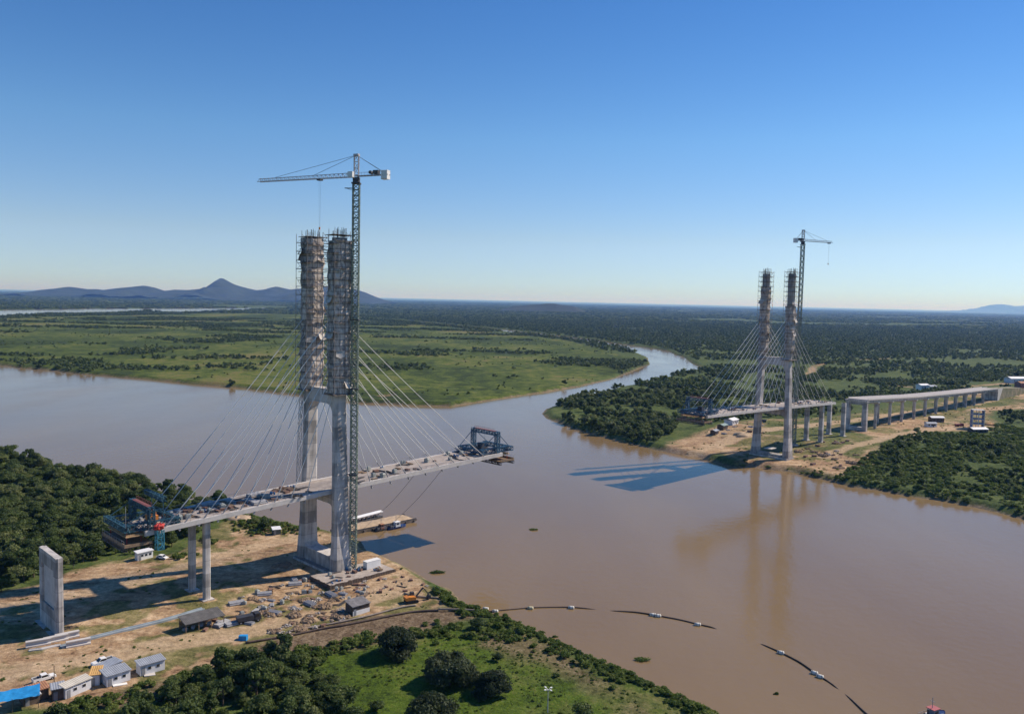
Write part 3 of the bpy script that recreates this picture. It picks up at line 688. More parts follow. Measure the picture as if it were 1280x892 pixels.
PLK = mat('scaffold_board', (.20, .15, .11), .9, .4, .8)
def bridge(name, s0, sl, sr, coff_l, coff_r, label, net, top, gz, dens, nw=(5.9, 4.9)):
    root = empty(name, (*BW(s0, 0), 0), math.atan2(SV[1], SV[0]), label, 'bridge')
    zd = lambda s: deckz(s0+s)
    # --- pylon
    py = MB(); zs = [gz-3, gz+2, gz+9, 20, 32, 50, 60, 66, 72]
    # pile cap, lower wall beam and upper cross beam form the pylon body
    for z_, sx_, sy_ in ((gz-1.7, 9.5, 26),): py.box((0, 0, z_), (sx_, sy_, 3.4))
    pyl = py.build('pylon', CON, root)
    for sgn in (-1, 1):
        lg = MB(); rings = []
        for z in [gz-.5, gz+4, gz+10, 20, 30, 40, 52, 60, 66, 73]:
            a = np.interp(z, [gz, 16, 50, 73], [7.6, 6.2, 5.0, 4.6]); b = np.interp(z, [gz, 16, 50, 73], [4.2, 3.4, 3.0, 3.0])
            rings.append(octring(0, sgn*legy(z), a, b, z, .75))
        lg.loft(rings)
        lo = lg.build('leg', CON, pyl)
        mt = MB(); mt.loft([octring(0, sgn*legy(z), 4.6, 3.4, z, .5) for z in (73, 90, 105, top-1.5)])
        mt.build('mast', CON, pyl)
        rb = MB()
        for i in range(26):
            u = random.uniform(-2.2, 2.2); v_ = sgn*legy(top)+random.choice((-1.5, 1.5, random.uniform(-1.5, 1.5))); rb.bar((u, v_, top-2), (u+random.uniform(-.1, .1), v_, top+random.uniform(.6, 2.4)), .08)
        rb.build('rebar', DARKS, pyl)
        sf = scaffold(sgn, 66, top-.5, nw[0]+1.7, nw[1]+1.5); sf.build('scaffolding', mat('scaffold_tube', (.24, .21, .19), .6, .3, 1), pyl)
        nz0, nz1 = net[0] if sgn < 0 else net[1]
        nn_ = netting(sgn, nz0, nz1, nw[0], nw[1], 11+sgn+int(s0)); nn_.build('netting', NET, pyl, smooth=True)
        # work platforms
        def plat(zz, a_, b_, th): q_ = MB(); q_.box((random.uniform(-.3, .3), sgn*legy(zz), zz), (a_, b_, th)); q_.build('work_platform', PLK, pyl)
        z = 71.
        while z < top-14: plat(z, random.uniform(6.8, 8.2), random.uniform(5.6, 7.0), .2); z += random.choice((5.2, 6.2, 7.4))
        plat(66.2, 8.4, 7.0, .35)
        for z in np.arange(top-13, top, 3.1): plat(z, 8.2, 6.4, .16)
        # torn tarpaulins
        for i in range(8):
            tp = MB(); z = random.uniform(nz0+1, nz1-2); t = random.uniform(0, 6.28); cx, cy = math.cos(t)*nw[0]*.6, sgn*legy(z)+math.sin(t)*nw[1]*.6; a_ = random.uniform(1, 2.4); dx, dy = -math.sin(t), math.cos(t)
            k = len(tp.v)
            for r_ in range(4):
                for c_ in range(5):
                    u = (c_/4-.5)*a_*2; sag = math.sin(c_/4*math.pi)*.7; tp.v.append((cx+dx*u+math.cos(t)*.3*r_+random.uniform(-.15, .15), cy+dy*u+math.sin(t)*.3*r_, z-r_*.7-sag*.6+random.uniform(-.2, .2)))
            for r_ in range(3):
                for c_ in range(4): tp.f.append((k+r_*5+c_, k+r_*5+c_+1, k+(r_+1)*5+c_+1, k+(r_+1)*5+c_)); tp.mi.append(0)
            tp.build('tarpaulin', mat('pale_tarp', (.5, .46, .41), .8, .3, 1), pyl, True)
    # beams between the legs, with rounded haunches
    def haunch(z0, z1, wd, rad, up, dn, nm):
        yi0 = legy((z0+z1)/2)-1.2; pts = [(-yi0, z1), (-yi0, z0-(rad if dn else 0))]
        if dn:
            for i in range(1, 8):
                a = math.pi/2*i/7; pts.append((-yi0+rad*(1-math.cos(a)), z0-rad+rad*math.sin(a)))
            for i in range(0, 8):
                a = math.pi/2*(7-i)/7; pts.append((yi0-rad*(1-math.cos(a)), z0-rad+rad*math.sin(a)))
        else: pts += [(yi0, z0)]
        pts.append((yi0, z1))
        if up:
            pts = [(-yi0, z0), (yi0, z0), (yi0, z1+rad)]
            for i in range(1, 8):
                a = math.pi/2*i/7; pts.append((yi0-rad*(1-math.cos(a)), z1+rad-rad*math.sin(a)))
            for i in range(0, 8):
                a = math.pi/2*(7-i)/7; pts.append((-yi0+rad*(1-math.cos(a)), z1+rad-rad*math.sin(a)))
            pts.append((-yi0, z1+rad))
        b = MB(); b.prism(pts, -wd/2, wd/2, 'x'); b.build(nm, CON, pyl)
    haunch(62.5, 67.5, 4.0, 3.6, False, True, 'crossbeam')
    haunch(zd(0)-5.2, zd(0)-1.9, 4.4, 2.6, False, True, 'crossbeam')
    haunch(gz-.5, gz+(4.6 if s0 == 0 else 1.2), 5.4, 3.2 if s0 == 0 else 1.6, True, False, 'foot_wall')
    # --- deck: slab, two edge girders, floor beams
    segs = list(np.arange(sl, sr+.1, (sr-sl)/40)); hw = 8.6
    sb = MB(); sb.loft([[(s, -hw+.9, zd(s)), (s, hw-.9, zd(s)), (s, hw-.9, zd(s)-.35), (s, -hw+.9, zd(s)-.35)] for s in segs])
    dk = sb.build('deck', DECKT, root)
    for sg in (-1, 1):
        eg = MB(); y0, y1 = sg*(hw-.9), sg*hw
        eg.loft([[(s, y0, zd(s)+.12), (s, y1, zd(s)+.12), (s, y1+.0*sg, zd(s)-1.35), (s, y0-.35*sg, zd(s)-1.6)] for s in segs]); eg.build('edge_girder', CONL, dk)
    fb = MB()
    for s in np.arange(sl+2, sr-1, 4.): fb.box((s, 0, zd(s)-.85), (.45, 2*hw-2.6, 1.0))
    fb.build('floor_beams', CON, dk)
    an = MB()
    # --- stays
    cab = []
    for side, offs in ((-1, coff_l), (1, coff_r)):
        for i, of in enumerate(offs):
            for sg in (-1, 1):
                s = side*of; zt = 69+i*3.15+.8*(side > 0); p = (s, sg*(hw-.45), zd(s)+.1); q = (side*1.6, sg*legy(zt)*.97, zt)
                c = MB(); P_ = [Vector(p).lerp(Vector(q), k/10)-Vector((0, 0, .9*math.sin(math.pi*k/10)*of/70)) for k in range(11)]
                c.tube(P_, .115, 6); c.build('stay_cable', CABLE, root, True)
                a_ = MB(); d_ = (P_[1]-P_[0]).normalized(); a_.tube([P_[0]-d_*2.6, P_[0]+d_*2.2], .22, 8); a_.tube([P_[0]-d_*2.9, P_[0]-d_*2.4], .38, 8); a_.build('stay_anchor', GREYS, dk)
    # rails along the edges (temporary tube fence)
    rl = MB()
    for sg in (-1, 1):
        ss = np.arange(sl+1, sr-1, 2.5)
        for s in ss:
            if random.random() < .85: rl.bar((s, sg*(hw-.15), zd(s)), (s+random.uniform(-.05, .05), sg*(hw-.15), zd(s)+1.2), .07)
        for a_, b_ in zip(ss[:-1], ss[1:]):
            if random.random() < .7: rl.bar((a_, sg*(hw-.15), zd(a_)+1.15), (b_, sg*(hw-.15), zd(b_)+1.15), .06)
    rl.build('guard_rail', GREYS, dk)
    lt = MB(); lt.truss((-4.6, legy(50), zd(0)), (-3.6, legy(66), 66), 1.3, 1.3, 2.4, .09)
    lt.build('stair_tower', GREYS, pyl)
    return root
CL = [12+6.0*i for i in range(9)]; CR_ = [14+8.1*i for i in range(8)]
NB = bridge('cable_stayed_bridge', 0, -66, 81, CL, CR_, 'nearer unfinished cable stayed bridge half with twin masts wrapped in brown netting', ((66, 119), (66, 120.5)), 121.5, 4.2, 1, (6.9, 5.9))
FB = bridge('cable_stayed_bridge', SPAN, -92, 74, [14+8.8*i for i in range(9)], [12+8.2*i for i in range(8)], 'farther unfinished cable stayed bridge half on the opposite bank with narrow ragged masts', ((72, 100), (69, 112)), 122, 4.2, 1)

# --- piers
def shaft(px, py, w_, label, group=None, s=None, t=None, ang=None, bevel=.35, top=None, name='bridge_pier', parent=None):
    if s is None: p = gp(px, py); x, y, z = p
    else: x, y = BW(s, t); z = hz(x, y)
    ss = (x-NPOS[0])*SV[0]+(y-NPOS[1])*SV[1]; tp = (deckz(ss)-1.5 if top is None else top)-z
    e = empty(name, (x, y, z), math.atan2(SV[1], SV[0]), label, 'pier', group)
    b = MB(); b.loft([octring(0, 0, w_[0], w_[1], q, bevel) for q in (-.6, tp*.33, tp*.66, tp)]); b.build('shaft', CON, e)
    f = MB(); f.box((0, 0, -.25), (w_[0]+1.6, w_[1]+1.6, 1.1)); f.build('footing', CON, e); 
    k = MB(); k.box((0, 0, tp+.14), (w_[0]*.6, w_[1]*.6, .28)); k.build('bearing', DARKS, e)
    return e
shaft(0, 0, (2.1, 1.9), 'square concrete column nearer the camera under the left end of the near deck', s=-46, t=5.3)
shaft(0, 0, (2.1, 1.9), 'square concrete column behind its twin under the left end of the near deck', s=-46, t=-5.3)
for s_, a_ in ((392, 'next to the far pylon'), (428, 'second pair right of the far pylon')):
    for t_, b_ in ((5.2, 'nearer the river'), (-5.2, 'behind its twin')):
        shaft(0, 0, (2.8, 2.8), 'concrete column under the far deck, %s, %s' % (a_, b_), s=s_, t=t_)
# free-standing wall pier
def wallpier(s, t0, t1, th, h, label, portal=False, z=None):
    x, y = BW(s, (t0+t1)/2); z = hz(x, y) if z is None else z; W2 = (t1-t0)/2
    e = empty('wall_pier', (x, y, z), math.atan2(SV[1], SV[0]), label, 'pier')
    if portal:
        for sg in (-1, 1):
            b = MB(); b.loft([octring(0, sg*(W2-1.5), th, 3, q, .3) for q in (-.5, h)]); b.build('column', CON, e)
        b = MB(); b.box((0, 0, h-2.5+1.2), (th-.1, 2*W2-5.9, 2.4)); b.build('crossbeam', CON, e)
        b = MB(); b.box((0, 0, 1.2), (th-.1, 2*W2-5.9, 3.2)); b.build('foot_wall', CON, e)
        b = MB(); b.box((0, 0, h+.5), (th+1.6, 2*W2+.8, 1.0)); b.build('pier_cap', CON, e)
    else:
        o_ = [(-W2, -.5), (W2, -.5), (W2, h), (-W2, h)]
        f = .62
        b = MB()   # ribs: end pilasters, foot and head walls, thin recessed panel
        for sg in (-1, 1): b.box((0, sg*(W2-1.1), h/2-.25), (th, 2.2, h+.5)); b.box((-.0, sg*(W2+.22), h/2-.25), (th*.45, .44, h+.5))
        b.box((0, 0, 3.2), (th-.12, 2*W2-4.4, 7.4)); b.box((0, 0, h-2), (th-.12, 2*W2-4.4, 4.)); b.build('shaft', CON, e)
        q = MB(); q.box((0, 0, h/2+1.2), (.7, 2*W2-4.44, h-10.2)); q.build('panel', CONL, e)
        q = MB(); q.box((0, 0, -.3), (th+2.4, 2*W2+2.4, 1.2)); q.build('footing', CON, e)
    return e
wallpier(-88.5, -9.5, 5.8, 1.9, 22.3, 'lone free standing pale concrete wall pier with a recessed panel, at the lower left', z=3.2)
wallpier(466, -9, 7, 3.4, 22.2, 'concrete portal frame pier at the near end of the long viaduct', portal=True)

# --- viaduct
vs0, vs1 = 465., 800.
ve = empty('viaduct', (*BW(vs0, 0), 0), math.atan2(SV[1], SV[0]), 'long straight pale concrete approach viaduct behind the far bridge', 'viaduct')
segs = np.linspace(0, vs1-vs0, 30); Z = lambda s: deckz(vs0+s)
b = MB(); b.loft([[(s, -7.6, Z(s)), (s, 7.6, Z(s)), (s, 7.6, Z(s)-.4), (s, -7.6, Z(s)-.4)] for s in segs]); b.build('road_slab', mat('slab_top', (.40, .37, .35), .9, .12, .15), ve)
for t in (-6, -2, 2, 6):
    b = MB(); b.loft([[(s, t-.35, Z(s)-.4), (s, t+.35, Z(s)-.4), (s, t+.35, Z(s)-2.3), (s, t-.35, Z(s)-2.3)] for s in segs]); b.build('girder', CON, ve)
for sg in (-1, 1):
    b = MB(); b.loft([[(s, sg*7.4-.12, Z(s)+.85), (s, sg*7.4+.12, Z(s)+.85), (s, sg*7.4+.2, Z(s)+.004), (s, sg*7.4-.2, Z(s)+.004)] for s in segs]); b.build('parapet', CONL, ve)
def s_at(px, t, z):
    lo, hi = 380, 1000
    for _ in range(40):
        m = (lo+hi)/2; q = BW(m, t); v = np.array([q[0], q[1], z-CAMH]); x_ = 640+FPX*(v@cR)/(v@cF)
        if x_ < px: lo = m
        else: hi = m
    return (lo+hi)/2
ORD = ['first', 'second', 'third', 'fourth', 'fifth', 'sixth', 'seventh', 'eighth', 'ninth', 'tenth', 'eleventh', 'twelfth', 'thirteenth']
for i, px in enumerate((1094,1112,1127,1142.5,1156.5,1170,1183,1195,1207,1218,1229)):
    s_ = s_at(px, 5, 8); x, y = BW(s_, 0); z = hz(x, y)
    if s_ > vs1-4: continue
    e = empty('viaduct_pier', (x, y, z), math.atan2(SV[1], SV[0]), 'twin column pier under the viaduct, %s after the portal frame' % ORD[i], 'pier', 'piers of the viaduct')
    h = deckz(s_)-2.3-z
    for sg in (-1, 1):
        b = MB(); b.tube([(0, sg*4.7, -.5), (0, sg*4.7, h-1.5)], 1.15, 12); b.build('column', CON, e, False)
    b = MB(); b.prism([(-7, h-.0), (7, h-.0), (7, h-.7), (5.6, h-1.5), (-5.6, h-1.5), (-7, h-.7)], -1.1, 1.1, 'x'); b.build('pier_cap', CONL, e)
x, y = BW(vs1+4, 0); z = hz(x, y); h = deckz(vs1)-z
e = empty('abutment', (x, y, z), math.atan2(SV[1], SV[0]), 'concrete abutment wall at the far end of the viaduct', 'abutment')
b = MB(); b.box((-2.5, 0, h/2-.6), (1.4, 15.2, h+.6)); b.build('wall', CON, e)
for sg in (-1, 1):
    b = MB(); b.prism([(-1.8, -.5), (-1.8, h), (14, h-.5), (3, -.5)], sg*7.3-.35, sg*7.3+.35, 'y'); b.build('wing_wall', CONL, e)
b = MB(); b.prism([(-1.7, -2), (-1.7, h-.3), (90, h-4.5), (160, -1), (160, -2)], -6.9, 6.9, 'y'); tag(b.build('embankment', mat('embank', (.30, .24, .16), .95, c2=(.10, .12, .05), scale=.12), None), kind='structure').location = (x, y, z)
bpy.data.objects['embankment'].rotation_euler = (0, 0, math.atan2(SV[1], SV[0]))

# ------------------------------------------------------------------ tower cranes
GREENS = mat('green_grey_steel', (.19, .23, .19), .55, .3, .5)
PALES = mat('pale_steel', (.50, .47, .46), .5, .15, .5)
def crane(label, base, tip_px, tip_py, root_py, mast_px_top, apex_py, cj_px, cj_py, trolley, zcable, msz=2.1):
    x, y, z = base; zt = ZAT(x, y, root_py); za = ZAT(x, y, apex_py)-z
    e = empty('tower_crane', (x, y, z), 0, label, 'tower crane')
    ht = zt-z
    m = MB(); m.truss((0, 0, 0), (0, 0, ht-3.2), msz, msz, 1.9, .23); m.build('mast', GREENS, e).rotation_euler = (0, 0, 0)
    m = MB(); m.box((0, 0, .3), (5, 5, 1.4)); m.build('crane_base', CON, e)
    d = MB(); d.box((0, 0, ht-2.9), (2.9, 2.9, .5)); d.tube([(0, 0, ht-2.6), (0, 0, ht-1.4)], 1.25, 14); d.box((0, 0, ht-1.2), (2.2, 2.2, .6)); d.build('slewing_ring', DARKS, e)
    jt = G(tip_px, tip_py, zt); dv = Vector((jt[0]-x, jt[1]-y, 0)); JL = dv.length; dv.normalize(); nv = Vector((-dv.y, dv.x, 0)); CJ = 6.
    while CJ < 24:
        q = np.array([x-dv.x*CJ, y-dv.y*CJ, zt-CAMH]); ex = 640+FPX*(q@cR)/(q@cF)
        if (ex-cj_px)*(1 if cj_px > tip_px else -1) > 0: break
        CJ += .2
    O = Vector((0, 0, ht))
    j = MB(); a = O+dv*1.2; bq = O+dv*JL; n_ = int(JL/1.8)
    for sg in (-1, 1): j.bar(a+nv*sg*.75-Vector((0, 0, .7)), bq+nv*sg*.75-Vector((0, 0, .7)), .2)
    j.bar(a+Vector((0, 0, .7)), bq+Vector((0, 0, .3)), .2)
    for i in range(n_):
        p = a.lerp(bq, i/n_); q = a.lerp(bq, (i+.5)/n_); r_ = a.lerp(bq, (i+1)/n_)
        for sg in (-1, 1):
            lo = Vector((0, 0, -.7)); j.bar(p+nv*sg*.75+lo, q+Vector((0, 0, .6)), .1); j.bar(r_+nv*sg*.75+lo, q+Vector((0, 0, .6)), .1)
        j.bar(p+nv*.75+lo, p-nv*.75+lo, .1)
    j.build('jib', PALES, e)
    c = MB(); bk = O-dv*CJ
    for sg in (-1, 1): c.bar(O+nv*sg*.7-Vector((0, 0, .5)), bk+nv*sg*.7-Vector((0, 0, .5)), .28)
    for i in range(10):
        p = O.lerp(bk, i/10)-Vector((0, 0, .5)); c.bar(p+nv*.7, p-nv*.7, .14)
        p1 = p+Vector((0, 0, 1.1)); p2 = O.lerp(bk, (i+1)/10)+Vector((0, 0, .6)); c.bar(p1+nv*.8, p2+nv*.8, .06); c.bar(p1-nv*.8, p2-nv*.8, .06); c.bar(p+nv*.8, p1+nv*.8, .06)
    c.build('counter_jib', GREYS, e)
    rz = math.atan2(dv.y, dv.x)
    k = MB()
    for i in range(3): p = bk+dv*(.5+.85*i); k.box((p.x, p.y, ht-.55), (.75, 1.9, 3.0), rz)
    k.build('counterweight', WHITE, e)
    k = MB(); p = bk+dv*5; k.box((p.x, p.y, ht+.5), (2.0, 1.4, 1.3), rz); p = bk+dv*7.2; k.tube([p+nv*.7+Vector((0, 0, .5)), p-nv*.7+Vector((0, 0, .5))], .6, 10); k.build('winch', DARKS, e)
    t = MB(); t.truss(O, (0, 0, za), 1.5, 1.5, 2.0, .15); t.box((0, 0, za), (1.9, 1.2, .8), rz); t.build('tower_head', PALES, e)
    cb = MB(); p = nv*1.9+dv*.8; cb.prism([(-1, -.95), (.9, -.95), (1.2, .2), (.9, 1), (-1, 1)], -.75, .75, 'y'); co = cb.build('operator_cab', WHITE, e); co.location = (p.x, p.y, ht-.2); co.rotation_euler = (0, 0, rz)
    gl = MB(); gl.box((1.08, 0, .1), (.12, 1.2, .9)); gl.build('window', GLASS, co)
    tb = MB(); top = Vector((0, 0, za)); 
    for f_ in (.42, .82): tb.bar(top, O+dv*JL*f_+Vector((0, 0, .6)), .1)
    for sg in (-1, 1): tb.bar(top, bk+dv*1.5+nv*sg*.6, .09)
    tb.build('tie_rod', DARKS, e)
    tr = MB(); p = O+dv*JL*trolley; tr.box((p.x, p.y, ht-1.1), (1.6, 1.6, .5), rz); tr.build('trolley', DARKS, e)
    hk = MB(); hk.bar((p.x+.3, p.y, ht-1.2), (p.x+.12, p.y, zcable-z), .035); hk.bar((p.x-.3, p.y, ht-1.2), (p.x-.12, p.y, zcable-z), .035); hk.build('hoist_rope', DARKS, e)
    hb = MB(); hb.box((p.x, p.y, zcable-z-.4), (.5, .3, .9), rz); hb.tube([(p.x, p.y, zcable-z-.9), (p.x+.2, p.y, zcable-z-1.2), (p.x, p.y, zcable-z-1.45), (p.x-.18, p.y, zcable-z-1.25)], .06, 6); hb.build('hook_block', ORANGE, e)
    ti = MB()
    for zz in (38, 68, 92): 
        q = NPOS if x < 0 else BW(SPAN, 0); 
        tz = zz; lp = BW(0 if x < 0 else SPAN, legy(tz)); ti.box((0, 0, tz-z), (msz+.9, msz+.9, .35)); 
        for sg in (-1, 1): ti.bar((sg*.9, 0, tz-z), (lp[0]-x+sg*.3, lp[1]-y, tz-z), .22)
    ti.build('wall_tie', DARKS, e)
    pl = MB(); pl.box((-2.2, 0, ht-4.6), (3.4, 1.4, .15)); pl.bar((-3.8, 0, ht-4.5), (-1, 0, ht-5.4), .12); pl.build('landing', DARKS, e)
    return e
cb_ = gp(441, 713); c1 = crane('taller tower crane with green grey lattice mast beside the near pylon', (cb_.x, cb_.y, cb_.z), 323.5, 225, 218.5, 445, 194, 486, 213, .36, 124)
cb_ = gp(992, 556, 6); c2 = crane('distant tower crane beside the far pylon', (cb_.x, cb_.y, cb_.z), 1040, 302.4, 300, 1004, 288, 993, 298.5, .9, 130)

# ------------------------------------------------------------------ form travellers
def traveller(label, s0, dr, sc_, steel, ph=8.6, hang=False):
    """launching gantry at a deck tip; local +x points outwards over the river"""
    x, y = BW(s0, 0); z = deckz(s0); e = empty('form_traveller', (x, y, z), math.atan2(SV[1]*dr, SV[0]*dr), label, 'form traveller'); g = random.Random(int(abs(s0)))
    for sg in (-1, 1):
        b = MB(); b.truss((-1.2, sg*7.4, .2), (-1.2, sg*7.4, ph), 1.5, 1.5, 1.7, .2); b.build('post', steel, e)
        b = MB(); b.truss((-10, sg*6.4, 1.2), (6.5, sg*6.4, 1.2), 1.0, 1.9, 1.9, .2)
        b.bar((-1.2, sg*7.4, ph), (6.4, sg*6.6, 2.2), .2); b.bar((-1.2, sg*7.4, ph), (-9.8, sg*6.6, 2.2), .2); b.build('main_truss', steel, e)
        b = MB()
        for xx in (5.6, 1.5): b.bar((xx, sg*6.5, 1.5), (xx, sg*6.5, -3.6), .12)
        b.build('hanger', RED, e)
    b = MB(); b.truss((-1.2, -8.2, ph-.4), (-1.2, 8.2, ph-.4), 1.3, 1.5, 1.6, .2); b.build('top_truss', steel, e)
    b = MB(); b.box((-1.2, 0, ph+.5), (1.4, 12, .15)); 
    for k in range(-5, 6): b.bar((-1.9, k*1.2, ph+.6), (-1.9, k*1.2, ph+1.5), .08); 
    b.bar((-1.9, -6, ph+1.5), (-1.9, 6, ph+1.5), .08); b.build('red_walkway', mat('faded_red', (.24, .09, .08), .7), e)
    b = MB(); b.truss((6.2, -8.8, 1.4), (6.2, 8.8, 1.4), 1.2, 1.6, 1.8, .2); b.truss((-9.4, -7.8, 1.2), (-9.4, 7.8, 1.2), 1.0, 1.4, 1.8, .18); b.build('cross_truss', steel, e)
    b = MB(); b.box((3.2, 0, -3.5), (8.2, 18.6, .25)); b.box((3.2, -9.1, -3.1), (8, .2, .6)); b.box((3.2, 9.1, -3.1), (8, .2, .6)); b.box((7.1, 0, -3.0), (.2, 18.2, .8)); b.build('bottom_platform', WOOD, e)
    b = MB()
    for k in range(-4, 5): b.box((3, k*2, -4.0), (8.6, .25, .5))
    b.truss((-.6, -9.2, -4.4), (-.6, 9.2, -4.4), .8, 1, 1.8, .14); b.truss((6.8, -9.2, -4.4), (6.8, 9.2, -4.4), .8, 1, 1.8, .14); b.build('platform_beams', DARKS, e)
    b = MB(); b.box((3.3, 0, -1.1), (5.8, 15.2, .18)); 
    for k in range(-6, 7): b.box((3.2, k*1.15, -.8), (5.6, .1, .5))
    b.build('formwork', mat('ply', (.40, .27, .15), .8, .3, .8), e)
    b = MB()
    for k in range(46): b.bar((g.uniform(.4, 6), g.uniform(-7.4, 7.4), -.8), (g.uniform(.4, 6), g.uniform(-7.4, 7.4), g.uniform(-.7, .6)), .07)
    b.build('rebar_cage', DARKS, e)
    b = MB(); b.tube([(-4.5, -2.2, 3.1), (-4.5, .6, 3.1)], .85, 12); b.box((-4.5, -.8, 1.4), (2.6, 3.6, 1.8)); b.build('winch', ORANGE if hang else DARKS, e)
    for k in range(9): b = MB(); b.box((g.uniform(-9, 0), g.uniform(-5, 5), .5), (g.uniform(.6, 2.2), g.uniform(.5, 1.6), g.uniform(.5, 1.1)), g.uniform(0, 3)); b.build('tool_box', mat('mixed_grey', (.30, .31, .33), .6, .5, .4), e)
    b = MB()
    for k in range(10):
        t_ = -8.8+k*1.95; b.bar((7.2, t_, -3.4), (7.2, t_, -1.8), .07)
    b.bar((7.2, -9, -1.8), (7.2, 9, -1.8), .07); b.bar((6.6, 8.6, 2), (6.6, 8.6, 8.5), .1); b.build('guard_rail', GREYS, e)
    if hang:
        b = MB(); b.truss((-2.6, 9.8, -5.6), (-2.6, 9.8, .2), 1.9, 1.9, 1.7, .16)
        for k in range(5): b.bar((-3.5, 9.8, -5.4+k*1.3), (-1.7, 9.8, -4.8+k*1.3), .3, .1)
        b.build('stair_tower', mat('teal_paint', (.05, .22, .30), .5, .2, 1), e)
        b = MB(); b.blob((-2.6, 9.6, 1.1), (1.6, 1.2, 1.0), 3, 8, .25); b.build('red_canopy', RED, e)
        b = MB(); b.truss((-6.5, -10.4, 7.6), (-6.5, 4, 7.6), 1.2, 1.2, 1.6, .16); b.bar((-6.5, -6, .3), (-6.5, -6, 7), .25); b.bar((-6.5, 3, .3), (-6.5, 3, 7), .25); b.build('side_gantry', BLUE, e)
    return e
traveller('blue form traveller at the river end of the near deck', 80, 1, 1, mat('navy_paint', (.035, .10, .17), .5, .25, 1))
traveller('blue form traveller with red and white canopy at the land end of the near deck', -65, -1, 1, BLUE, ph=6.2, hang=True)
traveller('dark blue form traveller at the river tip of the far deck', SPAN-89, -1, 1, mat('navy_paint', (.05, .1, .16), .5))

# ------------------------------------------------------------------ small building-site things
g = random.Random(3)
SG = math.atan2(SV[1], SV[0])
def proto_heap(kind):
    b = MB(); q = random.Random(kind)
    if kind == 0:
        for i in range(7): b.box((q.uniform(-.15, .15), i*.28-.9, .12+.0*i), (3.4+q.uniform(-.5, .5), .22, .2), q.uniform(-.05, .05))
        for i in range(5): b.box((q.uniform(-.2, .2), i*.3-.7, .36), (3.1+q.uniform(-.5, .5), .22, .18), q.uniform(-.08, .08))
        return 'plank_stack', b, WOOD, 'stack of sawn planks'
    if kind == 1:
        for i in range(9): b.bar((-3, i*.14-.6, .12+(i % 3)*.1), (3+q.uniform(-.6, .6), i*.14-.6+q.uniform(-.1, .1), .12+(i % 3)*.1), .08)
        for xx in (-2, 2): b.box((xx, 0, .04), (.2, 1.6, .1))
        return 'rebar_bundle', b, DARKS, 'bundle of long steel bars'
    if kind == 2:
        b.prism([(-.9, 0), (.9, 0), (.9, 1.3), (.7, 1.5), (-.7, 1.5), (-.9, 1.3)], -.6, .6, 'y'); b.box((0, 0, 1.62), (.9, .5, .18)); b.box((.95, 0, .7), (.08, .8, .9)); b.box((0, -.63, .8), (1.1, .06, .7))
        return 'generator', b, mat('generator_paint', (.32, .34, .32), .5, .2, .7), 'boxy generator'
    if kind == 3:
        for i in range(16): b.blob((q.uniform(-1.4, 1.4), q.uniform(-1, 1), q.uniform(.05, .5)), (q.uniform(.2, .5), q.uniform(.2, .45), q.uniform(.15, .35)), i, 4, .25)
        return 'rubble_pile', b, mat('rubble', (.42, .38, .34), .95, .35, 1), 'pile of broken concrete'
    if kind == 4:
        for i in range(5): b.tube([(-2.6, i*.62-1.2, .3), (2.6, i*.62-1.2, .3)], .29, 10)
        for i in range(4): b.tube([(-2.6, i*.62-.9, .8), (2.6, i*.62-.9, .8)], .29, 10)
        return 'pipe_stack', b, GREYS, 'stack of grey pipes'
    if kind == 5:
        for i in range(4):
            x0, y0 = q.uniform(-1, 1), q.uniform(-.7, .7); b.tube([(x0, y0, 0), (x0, y0, .88)], .3, 12); b.tube([(x0, y0, .3), (x0, y0, .34)], .33, 12); b.tube([(x0, y0, .6), (x0, y0, .64)], .33, 12)
        return 'drum_group', b, mat('drum_blue', (.06, .16, .32), .5, .2, 1), 'cluster of steel drums'
    if kind == 6:
        for i in range(5): b.box((0, 0, .08+i*.17), (2.4, 1.25-.02*i, .14), q.uniform(-.04, .04)); 
        for yy in (-.5, .5): b.box((0, yy, .02), (2.2, .12, .06))
        return 'panel_stack', b, mat('panel_red', (.22, .13, .095), .8, .35, .6), 'stack of rusty formwork panels'
    for i in range(22): b.blob((q.uniform(-2.2, 2.2), q.uniform(-1.6, 1.6), .1), (q.uniform(.6, 1.5), q.uniform(.5, 1.3), q.uniform(.4, 1.1)), i, 6, .18)
    return 'soil_heap', b, mat('soil', (.24, .17, .11), .95, .35, 1.2), 'heap of dug soil'
HEAP = []
for k in range(8):
    nm, b, m_, lb = proto_heap(k); HEAP.append((nm, b.mesh(nm, m_), lb))
CATS = ['planks', 'rebar', 'generator', 'rubble', 'pipes', 'drums', 'panels', 'soil heap']
def heap(k, loc, rz, sc_, where, group):
    nm, me, lb = HEAP[k]; o = bpy.data.objects.new(nm, me); col.objects.link(o); o.location = loc; o.rotation_euler = (0, 0, rz); o.scale = (sc_,)*3
    tag(o, lb+' '+where, CATS[k], group+', '+CATS[k]); return o
# deck clutter
for (s0, s1, n_, nm) in ((-56, -8, 95, 'on the near deck left of the pylon'), (8, 72, 55, 'on the near deck over the river'), (SPAN-78, SPAN-6, 28, 'on the far deck over the river'), (SPAN+6, SPAN+70, 24, 'on the far deck right of its pylon')):
    for i in range(n_):
        s = g.uniform(s0, s1); t = g.uniform(-6.6, 6.8); p = BW(s, t); k = g.choice((0, 0, 1, 1, 2, 5, 6, 6, 4) if s < 0 else (0, 1, 1, 2, 5, 6))
        heap(k, (p[0], p[1], deckz(s)+.01), SG+g.choice((0, 1.57))+g.uniform(-.3, .3), g.uniform(.6, 1.05), 'lying '+nm, 'material '+nm)
